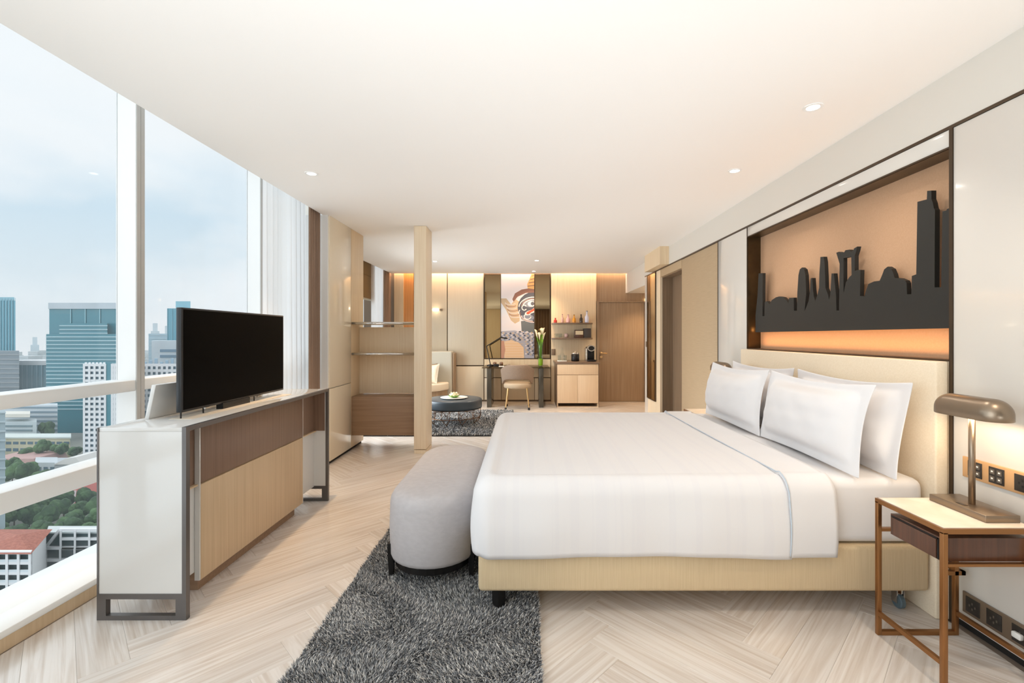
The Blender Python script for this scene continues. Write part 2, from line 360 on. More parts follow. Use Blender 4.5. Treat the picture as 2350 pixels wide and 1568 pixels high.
tr = struct('trim_1', MB().box(2.012, 2.03, -3.2, 7.8, 2.329, 2.344), M['trim'], label='dark bronze strip between the wall panels')
obj('trim_strip', bx(2.011, 2.03, 2.184, 2.202, 0, 2.329), M['trim'], tr)
obj('trim_strip', bx(2.011, 2.03, 4.205, 4.212, 1.23, 2.329), M['trim'], tr)
obj('trim_strip', bx(2.011, 2.03, 4.843, 4.851, 0, 2.329), M['trim'], tr)
obj('trim_strip', bx(2.011, 2.03, 2.202, 4.205, 2.238, 2.246), M['trim'], tr)
struct('baseboard_right', bx(2.03, 2.16, -3.2, 2.19, 0, .034), M['void'])
# bathroom doorway: two sliding leaves in a recess
d2 = struct('door_2', MB().box(2.05, 2.36, 5.985, 5.995, 0, 2.22).box(2.05, 2.36, 6.915, 6.925, 0, 2.22).box(2.05, 2.36, 5.985, 6.925, 2.21, 2.22), M['wood_slide'], label='recessed doorway with two brown wood sliding leaves')
obj('door_leaf', bx(2.27, 2.31, 5.995, 6.50, 0.004, 2.21), M['wood_slide'], d2)
obj('door_leaf', bx(2.20, 2.24, 6.40, 6.915, 0.004, 2.21), M['wood_slide'], d2)

# far wall
wf = struct('wall_far', MB().box(-3.3, 3.6, YF, 9.62, 0, 2.86), mat('panel_joint', srgb(112, 94, 76), .7))
P = lambda px: (px-1205)/112.1
Z = lambda py: 1.35-(py-770)/112.1
for a, b in ((951, 1026), (1028, 1110)):
    obj('wall_panel', bx(P(a), P(b), 9.47, YF, Z(838), 2.80), M['panel'], wf, bev=.002)
    obj('wall_panel', bx(P(a), P(b), 9.47, YF, .035, Z(841)), M['panel'], wf, bev=.002)
obj('wall_panel', bx(P(907), P(928), 9.42, YF, 0, 2.80), M['wood_l'], wf)
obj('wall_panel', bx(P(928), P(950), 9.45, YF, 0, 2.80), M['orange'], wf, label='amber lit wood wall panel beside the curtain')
obj('ledge_panel', bx(P(1112), P(1263), 9.44, YF, Z(843), Z(824.5)), M['wood_l'], wf)
obj('wall_panel', bx(P(1112), P(1263), 9.47, YF, Z(866), Z(844)), M['panel'], wf)
for a, b in ((1112, 1150), (1151, 1226), (1227, 1263)):
    obj('wall_panel', bx(P(a), P(b), 9.47, YF, .035, Z(868)), M['panel'], wf, bev=.002)
obj('wood_column', bx(P(1264.5), P(1367), 9.42, YF, 0, 2.80), M['wood_l'], wf, bev=.002, label='tall pale wood panel behind the minibar')
obj('wall_panel', bx(P(1367), P(1480), 9.46, YF, 2.045, 2.80), M['wood_d'], wf)
obj('wall_panel', bx(2.45, 3.6, 9.46, YF, 0, 2.3), M['panel'], wf)
d1 = struct('door_1', MB().box(P(1368), P(1373), 9.40, YF, 0, 2.04).box(P(1477), P(1483), 9.40, YF, 0, 2.04).box(P(1373), P(1477), 9.40, YF, 2.02, 2.045), M['wood_d'], label='brown wood entrance door with lever handle')
obj('door_leaf', bx(P(1373.5), P(1476.5), 9.44, YF, .004, 2.018), M['wood_d'], d1)
h = MB().tube([(P(1378), 9.44, .99), (P(1378), 9.38, .99), (P(1391), 9.38, .985)], .011)
h.lathe([(.028, 0), (.028, .02)], (0, 0, 0)); n_ = 48
for i in range(len(h.v)-n_, len(h.v)): x, y, z = h.v[i]; h.v[i] = (P(1378)+x, 9.43-z*.6, .99+y)
obj('lever_handle', h, M['gold'], d1, smooth=True)
k = MB().lathe([(.026, 0), (.026, .02)]); k.v = [(P(1378)+x, 9.43-z, .915+y) for x, y, z in k.v]
obj('lock_rose', k, M['gold'], d1)
obj('reveal_light', bx(2.435, 2.45, 9.40, 9.44, .1, 2.1), M['led'], d1, label='thin warm light strip along the door edge')
struct('wall_entry', bx(2.47, 2.6, 7.9, 9.5, 0, 2.21), M['wood_lx'])
# left partition (glossy beige wall) and shell behind it
wl = struct('wall_left', MB().box(-2.5, -2.052, 4.84, 5.84, .03, ZC).box(-3.3, -2.5, 5.80, 5.86, 0, 3.0), M['wallband'])
obj('end_panel', bx(-2.5, -2.05, 4.82, 4.84, 0, ZC), M['white'], wl)
obj('wall_panel', bx(-2.052, -2.035, 4.84, 5.425, .035, .79), M['gloss_beige'], wl, bev=.002)
obj('wall_panel', bx(-2.052, -2.035, 4.84, 5.425, .80, ZC), M['gloss_beige'], wl, bev=.002)
obj('wall_panel', bx(-2.052, -2.035, 5.435, 5.84, .035, ZC), M['wood_l'], wl, bev=.002)
struct('baseboard_left', bx(-2.2, -2.06, 4.84, 5.84, 0, .03), M['void'])
wb = struct('wall_back', bx(-2.7, 2.4, -3.3, -3.2, 0, 3.0), M['panel'])
obj('wall_panel', bx(-2.2, -.2, -3.2, -3.17, 0, 2.59), M['wood_lx'], wb)

# windows : bays of three panes between deep white mullions
def bay(n, y0, y1, label):
    w = struct('window_%d' % n, bx(-2.49, -2.37, y1-.03, y1, .09, 3.0), M['winwhite'], label=label)
    for ya in (y1-.029, y1+.002): obj('mullion_cap', bx(-2.3698, -2.364, ya, ya+.028, .09, 3.0), M['winmetal'], w)
    obj('mullion', bx(-2.49, -2.37, y1+.002, y1+.031, .09, 3.0), M['winwhite'], w)
    obj('rail', bx(-2.52, -2.37, y0+.031, y1-.03, 1.012, 1.079), M['winwhite'], w, bev=.004)
    obj('rail', bx(-2.52, -2.37, y0+.031, y1-.03, .536, .635), M['winwhite'], w, bev=.004)
    for a, b in ((1.079, 3.0), (.635, 1.012), (.085, .536)):
        obj('pane', bx(-2.486, -2.481, y0+.031, y1-.03, a, b), M['glass'], w)
bay(1, 1.53, 2.855, 'tall window bay nearest the camera')
bay(2, 2.855, 4.18, 'tall window bay behind the television')
bay(3, 4.18, 5.5, 'window bay behind the sheer curtain')
bay(4, .21, 1.53, 'window bay left of the frame')
bay(5, -1.11, .21, 'window bay beside the camera')
bay(6, -2.43, -1.11, 'window bay behind the camera')
sl = struct('trim_2', MB().box(-2.366, -2.22, -3.2, 4.82, .06, .092).box(-2.6, -2.369, -3.2, 5.8, .0, .088), M['winwhite'], bev=.003, label='white window sill')
obj('skirting', bx(-2.25, -2.222, -3.2, 4.82, 0, .06), M['wood_con'], sl)
w7 = struct('window_7', MB().box(-3.12, -3.0, 8.42, 8.50, .5, 3).box(-3.12, -3.0, 5.86, 9.5, .0, .5), M['winwhite'], label='living area window under a brown roman blind')
obj('pane', bx(-3.08, -3.074, 5.86, 8.42, .5, 3), M['glass'], w7); obj('pane', bx(-3.08, -3.074, 8.5, 9.5, .5, 3), M['glass'], w7)

# downlights
for i, (x, y, pw, c, lab) in enumerate(DOWN):
    if lab:
        t = thing('ceiling_downlight', (x, y, ZC), lab, 'light', 'recessed ceiling downlights')
        obj('trim_ring', MB().lathe([(.034, 0.001), (.034, -.004), (.05, -.004), (.05, .001)], (x, y, ZC), 24, False), M['white'], t)
        obj('lens', MB().lathe([(.033, .001), (.033, -.002)], (x, y, ZC), 20), M['lens'], t)
    spot('spot_%d' % i, (x, y, ZC-.02), pw*3, c, 115 if i else 84, .8, .03)
area('cove_light_far', (-.3, 9.385, 2.76), (.22, 0, 0), 5.6, .05, 30, (1, .70, .47), 150)
spot('spot_entry', (2.42, 8.8, 2.19), 60, WARM, 130, .8, .03)  # hidden spot without fixture, added to brighten the entrance door
area('niche_light', (2.055, 3.2, 1.242), (PI, 0, 0), .05, 1.9, 3.6, (1, .52, .20), 170)
area('niche_light_mid', (2.098, 3.2, 1.40), (0, -PI/2-.0, PI), .02, 1.85, 3.4, (1, .52, .20), 170)

# ================================================================== FURNITURE
# ---- bed
bed = thing('bed', (.85, 3.2, 0), 'king bed with tan upholstered base and white mattress against the headboard', 'bed')
obj('bed_base', bx(-.225, 1.94, 2.22, 4.19, .12, .34), M['bedframe'], bed, bev=.02, seg=3)
obj('mattress', bx(-.19, 1.93, 2.235, 4.17, .342, .654), M['linen'], bed, bev=.045, seg=4, label='white sheeted mattress')
for x, y in ((-.13, 2.285), (-.13, 4.1)):
    obj('leg', MB().lathe([(.03, 0), (.034, .12)], (x, y, 0), 4), M['black'], bed)
for x, y in ((1.85, 2.30), (1.85, 4.1)):
    cs = obj('caster', MB().box(x-.028, x+.028, y-.022, y+.022, .108, .12).box(x-.02, x-.014, y-.015, y+.02, .03, .108).box(x+.014, x+.02, y-.015, y+.02, .03, .108).tube([(x, y, .075), (x, y, .11)], .018), M['chrome'], bed)
    wh = MB().lathe([(.03, -.012), (.036, -.009), (.036, .009), (.03, .012)], (0, 0, 0), 20); wh.v = [(x+c, y+a, .037+b) for a, b, c in wh.v]
    obj('wheel', wh, mat('caster_rubber', srgb(92, 108, 116), .4), cs)
hb = thing('headboard', (1.98, 3.2, 0), 'padded cream fabric headboard fixed below the lit niche', 'headboard')
obj('upholstered_panel', bx(1.95, 2.0105, 2.203, 4.2, .0, 1.226), M['headboard'], hb, bev=.008, seg=3)
# ---- duvet : draped sheet
def drape(xh, xf, yn, yf, ztop, over, foot, nx, ny, lift=0.0, crumple=1.0, x_from=None):
    rr = .105
    def prof(s):
        if s <= 0: return 0, 0
        if s < rr*PI/2: return rr*math.sin(s/rr), rr*(1-math.cos(s/rr))
        q = s-rr*PI/2; return rr+.014*math.sin(min(1, q/.30)*PI), rr+q
    Lx = (xh-xf)+foot; Ly = (yf-yn)+2*over; b = MB(); vs = []
    for i in range(nx+1):
        a = i/nx*Lx if x_from is None else (xh-xf)*0+(i/nx)*Lx
        x = xh-a
        for j in range(ny+1):
            t = -over+j/ny*Ly; y = yn+t
            p = max(0, xf-x); qn = max(0, -t); qf = max(0, t-(yf-yn))
            q = max(qn, qf); s = max(p, q); hz, dz = prof(s)
            bx_ = x if p == 0 else xf; by = y if q == 0 else (yn if qn else yf)
            if s > 0:
                d = Vector((-p, -qn if qn else qf, 0)); d.normalize(); bx_ += d.x*hz; by += d.y*hz
            # soft quilting and folds
            zz = ztop-dz+lift
            if s == 0: zz += .006*math.sin(x*3.1+1)*math.sin(y*2.3)*crumple-.012*max(0, 1-min(y-yn, yf-y, x-xf)/.25)**2
            else:
                wv = (.006*(1+math.sin(x*7+1))+.003*(1+math.sin(x*17)))*min(1, s/.3)*crumple
                by += (-wv if qn else wv if qf else 0); bx_ -= (.4*wv if p > 0 and q == 0 else 0)
                zz += (.007*math.sin(x*3.4-.4)+.002*math.sin(x*9))*min(1, s/.36)*crumple if qn else 0
            vs.append((bx_, by, zz+ (.0 if s else 0)))
    fs = [(i*(ny+1)+j, i*(ny+1)+j+1, (i+1)*(ny+1)+j+1, (i+1)*(ny+1)+j) for i in range(nx) for j in range(ny)]
    return b.add(vs, fs)
dv = thing('duvet', (.6, 3.2, .64), 'white striped duvet spread over the bed with hem hanging down', 'bedding')
o = obj('duvet_cover', drape(1.26, -.152, 2.308, 4.10, .668, .43, .43, 84, 110), M['linen_stripe'], dv, smooth=True)
md = o.modifiers.new('thick', 'SOLIDIFY'); md.thickness = .012; md.offset = -1
fb = drape(1.475, 1.25, 2.302, 4.103, .672, .435, 0, 14, 110, lift=.006, crumple=.5)
o = obj('turned_sheet', fb, M['linen'], dv, smooth=True, label='plain white sheet turned back over the duvet')
md = o.modifiers.new('thick', 'SOLIDIFY'); md.thickness = .012; md.offset = -1
pp = [v for i, v in enumerate(drape(1.2505, 1.2485, 2.300, 4.105, .676, .43, 0, 1, 90, lift=.006, crumple=.5).v) if i <= 90]
obj('piping', MB().tube(pp, .0032, 6), M['piping'], dv, smooth=True, label='thin pale blue piping line')
# ---- pillows
def pillow(w, h, t, seed, flange=.06):
    nx, nz = 34, 22; rs = random.Random(seed); ph = [rs.uniform(0, 6) for _ in range(6)]; vs = []; b = MB()
    def pt(i, j, side):
        u = -1+2*i/nx; v = -1+2*j/nz
        cu = math.sin(u*PI/2)*.35+u*.65; cv = math.sin(v*PI/2)*.35+v*.65
        iu, iv = 1-2*flange/w, 1-2*flange/h
        a = max(0, 1-(abs(cu)/iu)**2.6); c = max(0, 1-(abs(cv)/iv)**2.6)
        th = t/2*(a*c)**.42*(1+.06*math.sin(3*u+ph[0])*math.cos(4*v+ph[1]))+.0025
        wr = .004*math.sin(9*u+5*v+ph[2])*min(1, (1-abs(u))*4) + .003*math.sin(14*v-7*u+ph[3])
        th += abs(wr) if th > .02 else 0
        sag = .03*(1-cu*cu)*(cv > 0)*cv*cv
        y = cu*w/2*(1-.05*(1-cv*cv)); z = cv*h/2*(1-.04*(1-cu*cu))-sag*.7
        bend = (.012*math.sin(2*v+ph[4])+.01*math.sin(3*u+ph[5]))*(1 if a*c == 0 else .4)
        return (side*th+bend, y, z+h/2)
    n = (nx+1)*(nz+1)
    for side in (-1, 1): vs += [pt(i, j, side) for i in range(nx+1) for j in range(nz+1)]
    fs = []
    for k in (0, 1):
        for i in range(nx):
            for j in range(nz):
                q = [i*(nz+1)+j, (i+1)*(nz+1)+j, (i+1)*(nz+1)+j+1, i*(nz+1)+j+1]; fs.append(tuple(x+k*n for x in q))
    edge = [i*(nz+1) for i in range(nx+1)]+[nx*(nz+1)+j for j in range(1, nz+1)]+[i*(nz+1)+nz for i in range(nx-1, -1, -1)]+[j for j in range(nz-1, 0, -1)]
    for a, c in zip(edge, edge[1:]+edge[:1]): fs.append((a, c, c+n, a+n))
    return b.add(vs, fs)
for nm, seed, x, y, z, lean, yaw, lab in (('a', 3, 1.592, 2.70, .664, 13, 0, 'plump white pillow at the front of the bed, nearest the table lamp'),
                           ('b', 5, 1.582, 3.63, .664, 9, 0, 'plump white pillow at the front, on the far half of the bed'),
                           ('c', 8, 1.79, 2.675, .655, 7, 0, 'white pillow leaning on the headboard behind the near front pillow'),
                           ('d', 9, 1.80, 3.66, .655, 5, 0, 'white pillow leaning on the headboard behind the far front pillow')):
    o = obj('pillow', pillow(.96 if nm in 'ab' else .94, .46 if nm in 'ab' else .475, .20 if nm in 'ab' else .17, seed), M['linen'], smooth=True, sub=1)
    o.location = (x, y, z); o.rotation_euler = (0, math.radians(lean), math.radians(yaw)); tag(o, lab, "pillow", "white bed pillows")

# ---- bench
bn = thing('bench', (-.52, 3.06, 0), 'grey velvet racetrack bench at the foot of the bed', 'bench')
prof = [(.03, .115), (.008, .125), (0, .145), (-.004, .28), (0, .42), (.006, .45), (.02, .475), (.045, .488), (.10, .494), (.17, .496)]
obj('cushion', MB().rings([stadium(-.52, 3.06, .245, .64, d, z, 16) for d, z in prof]), M['bench'], bn, smooth=True)
obj('base_ring', MB().rings([stadium(-.52, 3.06, .245, .64, .028, z, 16) for z in (.08, .118)]), M['black'], bn)
for dx in (-.222, .222):
    for y in (2.58, 3.54): 
        obj('leg', MB().rings([[(-.52+dx+a*w, y+b*w2, z) for a, b in ((-1,-1),(1,-1),(1,1),(-1,1))] for z, w, w2 in ((.012, .011, .014), (.20, .018, .024))]), M['black'], bn)

# ---- shag rugs
def shag(name, x0, x1, y0, y1, n, length, wid, label):
    t = thing(name, ((x0+x1)/2, (y0+y1)/2, 0), label, 'rug')
    obj('backing', bx(x0, x1, y0, y1, .001, .012), mat('rug_backing', srgb(44, 46, 50), .9), t, bev=.004)
    px = np.random.uniform(x0, x1, n); py = np.random.uniform(y0, y1, n)
    sw = np.sin(px*7+np.sin(py*5)*2)+np.sin(py*6.1+px*3); an = np.random.uniform(0, 2*PI, n)+sw*.3
    tl = np.random.uniform(.25, 1.0, n)*length; hh = length*np.random.uniform(.55, 1.0, n)*(1+.22*sw/2)
    dx = np.cos(an)*tl*.75+.008*np.cos(sw*2); dy = np.sin(an)*tl*.75+.008*np.sin(sw*2); pa = an+PI/2
    wx = np.cos(pa)*wid/2; wy = np.sin(pa)*wid/2; c = ORIG[t.name]; z = np.full(n, .010)
    V = np.empty((n, 5, 3), np.float32)
    V[:, 0] = np.stack([px-wx, py-wy, z], 1); V[:, 1] = np.stack([px+wx, py+wy, z], 1)
    V[:, 2] = np.stack([px+dx*.45+wx, py+dy*.45+wy, z+hh*.7], 1); V[:, 3] = np.stack([px+dx*.45-wx, py+dy*.45-wy, z+hh*.7], 1)
    V[:, 4] = np.stack([px+dx, py+dy, z+hh], 1); V -= np.array(c, np.float32)
    me = D.meshes.new('pile'); me.vertices.add(n*5); me.vertices.foreach_set('co', V.ravel())
    idx = np.arange(n)[:, None]*5
    L = np.concatenate([idx+np.array([[0, 1, 2, 3]]), idx+np.array([[3, 2, 4]])], 1).ravel().astype(np.int32)
    me.loops.add(n*7); me.loops.foreach_set('vertex_index', L)
    me.polygons.add(n*2); ls = np.stack([np.arange(n)*7, np.arange(n)*7+4], 1).ravel().astype(np.int32); me.polygons.foreach_set('loop_start', ls)
    me.update(calc_edges=True); me.validate()
    at = me.attributes.new('tone', 'FLOAT', 'POINT'); tone = np.repeat(np.clip(np.random.beta(.62, .78, n), 0, 1), 5); at.data.foreach_set('value', tone.astype(np.float32))
    o = obj('pile', me, M['pile'], t); o['kind'] = 'stuff'; return t
m = D.materials.new('shag_pile'); m.use_nodes = True; tt = m.node_tree; b = tt.nodes['Principled BSDF']; b.inputs['Roughness'].default_value = .7
an_ = N(tt, 'ShaderNodeAttribute', attribute_name='tone'); rr_ = N(tt, 'ShaderNodeValToRGB'); tt.links.new(an_.outputs['Fac'], rr_.inputs[0]); tt.links.new(rr_.outputs[0], b.inputs['Base Color'])
rr_.color_ramp.elements[0].color = srgb(50, 54, 60); rr_.color_ramp.elements[1].color = srgb(236, 232, 226)
e = rr_.color_ramp.elements.new(.45); e.color = srgb(150, 152, 155); M['pile'] = m
shag('shag_rug', -.935, .065, 1.2, 3.95, 200000, .021, .0033, 'charcoal grey shag rug under the bench and bed foot')
shag('living_rug', -2.3, -.2, 6.2, 8.25, 40000, .036, .008, 'charcoal grey shag rug under the round living area table')

# ---- television console
cn = thing('television_console', (-1.82, 3.0, 0), 'white and brown wood television console on steel frames by the window', 'cabinet')
Y0c, Y1c = 2.2, 3.8
obj('top', bx(-2.02, -1.625, Y0c+.0, Y1c, .893, .912), M['console_white'], cn, bev=.002)
obj('lift_slot', bx(-1.86, -1.74, 2.42, 3.46, .9105, .9135), mat('slot_pale', srgb(226, 216, 200), .4), cn, label='pale metal lift slot under the television')
obj('end_panel', bx(-2.02, -1.625, Y0c, Y0c+.022, .125, .893), M['console_white'], cn)
obj('end_panel', bx(-2.02, -1.625, Y1c-.022, Y1c, .125, .893), M['console_white'], cn)
obj('lower_body', bx(-2.01, -1.72, Y0c+.022, Y1c-.022, .118, .567), M['console_white'], cn)
obj('upper_body', bx(-2.01, -1.72, Y0c+.022, Y1c-.022, .575, .893), M['wood_conb'], cn)
obj('ledge', bx(-2.01, -1.70, Y0c+.022, Y1c-.022, .567, .575), M['wood_con'], cn)
obj('niche_liner', MB().box(-1.72, -1.63, Y1c-.028, Y1c-.0221, .575, .893), M['wood_conb'], cn)
obj('niche_liner', bx(-1.72, -1.63, Y0c+.0221, Y0c+.028, .575, .893), M['wood_conb'], cn)
obj('upper_front', bx(-1.72, -1.69, 2.42, 3.53, .580, .885), M['wood_conb'], cn, bev=.002)
obj('lower_front', bx(-1.72, -1.69, 2.42, 3.53, .075, .573), M['wood_con'], cn, bev=.002)
for ya in (2.412, 3.5305): obj('front_edge', bx(-1.718, -1.692, ya, ya+.0075, .075, .885), M['console_white'], cn)
obj('toe_kick', bx(-1.98, -1.735, 2.46, 3.49, 0, .118), M['wood_m'], cn)
for ya in (Y0c-.003, Y1c-.022):
    yb = ya+.025
    f = MB().box(-1.625, -1.605, ya, yb, 0, .915).box(-2.028, -2.02, ya, yb, 0, .912)
    f.box(-2.02, -1.625, ya, yb, .1, .125).box(-2.02, -1.625, ya, yb, 0, .022).box(-2.02, -1.985, ya, yb, .022, .1).box(-1.655, -1.625, ya, yb, .022, .1)
    obj('steel_frame', f, M['steel'], cn)
obj('steel_edge', bx(-1.625, -1.605, Y0c+.022, Y1c-.022, .893, .915), M['steel'], cn)
lid = MB().prism([(-1.985, .912), (-1.963, .912), (-1.925, 1.09), (-1.947, 1.092)], 2.42, 3.46, 'y')
obj('raised_lid', lid, M['console_white'], cn, bev=.002, label='white lid flap standing open behind the television')
# ---- television
tv = thing('television', (-1.8, 2.94, .92), 'black flat screen television rising from the console', 'television')
obj('housing', bx(-1.825, -1.795, 2.425, 3.45, .945, 1.497), M['bezel'], tv, bev=.004)
obj('screen', bx(-1.7952, -1.7935, 2.437, 3.438, .958, 1.487), M['screen'], tv)
for y in (2.62, 3.13): obj('bracket', bx(-1.80, -1.79, y-.02, y+.02, .938, .946), M['silver'], tv)
obj('stand_neck', bx(-1.83, -1.79, 2.75, 3.02, .9135, .95), M['bezel'], tv)
for y in (2.44, 2.61, 3.10): obj('foot', MB().tube([(-1.81, y, .913), (-1.81, y, .948)], .004), M['bezel'], tv)

# ---- nightstand
def nightstand(x0, x1, y0, y1, label, loc=None):
    t = thing('nightstand', ((x0+x1)/2, (y0+y1)/2, 0), label, 'nightstand'); b = .018
    for x in (x0, x1-b):
        for y in (y0, y1-b): obj('leg', bx(x, x+b, y, y+b, 0, .60), M['bronze'], t, bev=.001)
    obj('top_frame', MB().box(x0, x1, y0, y0+b, .595, .614).box(x0, x1, y1-b, y1, .595, .614).box(x0, x0+b, y0+b, y1-b, .595, .614).box(x1-b, x1, y0+b, y1-b, .595, .614), M['bronze'], t)
    obj('stone_top', bx(x0+b*.5, x1-b*.5, y0+b*.5, y1-b*.5, .60, .6165), M['marble'], t)
    db = obj('drawer_box', bx(x0+.012, x1-.02, y0+.02, y1-.075, .482, .572), M['wood_night'], t, bev=.001)
    obj('drawer_front', bx(x0+.006, x0+.012, y0+.04, y1-.085, .486, .560), M['wood_night'], db)
    obj('drawer_gap', MB().box(x0+.010, x0+.0118, y0+.034, y1-.08, .560, .566).box(x0+.010, x0+.0118, y0+.032, y0+.04, .484, .566), M['void'], db)
    obj('rail', bx(x0+b, x1-b, y1-b, y1, .468, .482), M['bronze'], t)
    obj('rail', bx(x0+b, x1-b, y0, y0+b, .471, .4815), M['bronze'], t)
    obj('rail', bx(x1-b, x1, y0+b, y1-b, .468, .482), M['bronze'], t)
    obj('rail', bx(x0+b, x1-b, y1-b, y1, 0, .018), M['bronze'], t)
    obj('stretcher', bx(x0, x0+b*.8, y0+b, y1-b, .09, .108), M['bronze'], t)
    obj('stretcher', bx(x1-b*.8, x1, y0+b, y1-b, .09, .108), M['bronze'], t)
    obj('shelf_rail', MB().box(x0+.3, x1+.03, y1-b, y1, .27, .288).box(x1+.012, x1+.03, y1-b, y1+.05, .27, .288), M['bronze'], t)
    return t
nightstand(1.587, 1.952, 1.76, 2.105, 'bronze framed nightstand with stone top and walnut drawer, in front of the bed')
nightstand(1.587, 1.952, 4.30, 4.645, 'bronze framed nightstand behind the bed on the far side')
# ---- table lamps
def table_lamp(dy, label, on=True):
    cx, cy = 1.868, 1.94+dy; t = thing('table_lamp', (cx, cy, .6165), label, 'lamp', 'bedside table lamps')
    obj('base', bx(cx-.068, cx+.068, cy-.127, cy+.127, .6165, .645), M['lamp'], t, bev=.002)
    obj('pole', MB().tube([(cx, cy, .645), (cx, cy, 1.03)], .0115, 16), M['lamp'], t, smooth=True)
    obj('socket_ring', MB().box(cx-.05, cx-.035, cy-.02, cy+.02, .645, .6465), M['trim'], t)
    hy, hx = .15, .062; rs = []
    for k in range(11):
        a = k/10*PI/2; rs.append(stadium(cx, cy, hx, hy, hx*(1-math.cos(a))*.985, 1.035+.062*math.sin(a), 14))
    rs = [stadium(cx, cy, hx, hy, 0, 1.012, 14)]+rs
    inner = [[(cx+(x-cx)*.96, cy+(y-cy)*.98, z-.0025) for x, y, z in r] for r in rs]
    sh = MB().rings(rs, False).rings(inner, False); n = len(rs[0]); m0 = len(rs)*n
    sh.f += [(j, (j+1) % n, m0+(j+1) % n, m0+j) for j in range(n)]
    sh.f.append(tuple((len(rs)-1)*n+j for j in range(n)))
    obj('shade', sh, M['lamp'], t, smooth=True)
    obj('bulb', MB().tube([(cx, cy-.10, 1.045), (cx, cy+.10, 1.045)], .012, 12), M['bulb'], t, smooth=True)
    area('lamp_light', (cx, cy, 1.03), (0, 0, 0), .06, .24, 1.35 if on else .5, (1, .74, .48))
table_lamp(0, 'brushed bronze bedside lamp on the nightstand in front of the bed')
table_lamp(2.49, 'brushed bronze bedside lamp just showing behind the far pillows')
# ---- sockets on the wall
def sockets(z0, z1, ys, plate, label, dark):
    t = thing('socket_panel', (2.01, 1.8, z0), label, 'socket')
    obj('plate', bx(2.007, XR, 1.45, 2.13, z0, z1), plate, t, bev=.002)
    hgt = (z1-z0); zc = (z0+z1)/2
    for i, y in enumerate(ys):
        s = obj('socket', bx(2.004, 2.008, y-.032, y+.032, zc-.034, zc+.034), M['socket_k'], t, bev=.001)
        if not dark and i < 2:
            for a in (-1, 1):
                for c in (-1, 1): obj('button', bx(2.002, 2.0045, y+a*.015-.010, y+a*.015+.010, zc+c*.015-.010, zc+c*.015+.010), M['socket_b'], s)
                for c in (-1, 1): obj('symbol', bx(2.0012, 2.0021, y+a*.015-.004, y+a*.015+.004, zc+c*.015-.002, zc+c*.015+.004), M['ceramic'], s)
        else:
            for a, c in ((-.013, 0), (.013, 0), (0, .012), (0, -.012)): obj('pin_hole', bx(2.003, 2.0045, y+a-.003, y+a+.003, zc+c-.005, zc+c+.005), M['void'] if not dark else M['socket_b'], s)
    return t
sockets(.705, .797, (2.07, 1.975, 1.87, 1.77), M['socket'], 'copper toned socket and switch plate on the wall above the nightstand', False)
t = sockets(.085, .18, (2.08, 1.985, 1.88, 1.78), M['socket_d'], 'dark socket plate low on the wall under the nightstand', True)
obj('plug', bx(1.985, 2.004, 1.862, 1.898, .121, .145), M['ceramic'], t, bev=.005, label='white plug')

# ---- skyline wall art
SKY = [(4.139,1.378),(4.139,1.529),(4.104,1.699),(4.084,1.896),(4.013,1.889),(4.018,1.517),(3.986,1.515),(3.98,1.635),(3.941,1.641),(3.902,1.614),(3.864,1.645),(3.802,1.662),(3.754,1.665),(3.695,1.654),(3.65,1.628),(3.621,1.601),(3.612,1.642),(3.551,1.639),(3.547,1.54),(3.509,1.536),(3.503,1.672),(3.489,1.804),(3.472,1.844),(3.444,1.854),(3.416,1.836),(3.401,1.792),(3.393,1.662),(3.412,1.527),(3.389,1.561),(3.364,1.601),(3.347,1.681),(3.337,1.763),(3.321,1.761),(3.313,1.677),(3.302,1.625),(3.286,1.593),(3.259,1.644),(3.244,1.682),(3.241,1.783),(3.232,1.862),(3.23,1.896),(3.195,1.892),(3.185,1.853),(3.178,1.752),(3.175,1.675),(3.146,1.623),(3.138,1.589),(3.125,1.626),(3.118,1.701),(3.112,1.766),(3.089,1.763),(3.079,1.697),(3.068,1.621),(3.063,1.514),(3.038,1.511),(3.035,1.692),(3.032,1.818),(3.065,1.896),(3.041,1.898),(3.018,1.888),(2.988,1.886),(2.977,1.897),(2.943,1.894),(2.926,1.878),(2.904,1.884),(2.9,1.893),(2.871,1.9),(2.879,1.875),(2.893,1.847),(2.893,1.809),(2.893,1.751),(2.865,1.755),(2.844,1.752),(2.848,1.592),(2.811,1.586),(2.795,1.626),(2.778,1.658),(2.733,1.668),(2.69,1.667),(2.671,1.698),(2.656,1.728),(2.63,1.74),(2.603,1.723),(2.587,1.691),(2.581,1.67),(2.545,1.663),(2.508,1.646),(2.5,1.632),(2.497,1.571),(2.469,1.57),(2.466,1.666),(2.438,1.671),(2.431,2.05),(2.374,2.046),(2.372,2.089),(2.347,2.083),(2.347,2.04),(2.339,2.02),(2.333,1.99),(2.327,1.98),(2.329,1.592),(2.292,1.588),(2.285,1.961),(2.264,1.959),(2.261,1.966),(2.208,1.968),(2.208,1.385)]
HOLE = [(2.995,1.849),(2.924,1.847),(2.921,1.73),(2.943,1.718),(2.973,1.69),(2.995,1.62)]
def cutout(name, outer, holes, x0, x1, m, **kw):
    bm = bmesh.new(); es = []
    for loop in [outer]+holes:
        v = [bm.verts.new((x0, y, z)) for y, z in loop]; es += [bm.edges.new((v[i-1], v[i])) for i in range(len(v))]
    bmesh.ops.triangle_fill(bm, edges=es, use_beauty=True)
    r = bmesh.ops.extrude_face_region(bm, geom=bm.faces[:]); bmesh.ops.translate(bm, vec=(x1-x0, 0, 0), verts=[g for g in r['geom'] if isinstance(g, bmesh.types.BMVert)])
    bmesh.ops.recalc_face_normals(bm, faces=bm.faces); me = D.meshes.new(name); bm.to_mesh(me); bm.free(); return obj(name, me, m, **kw)
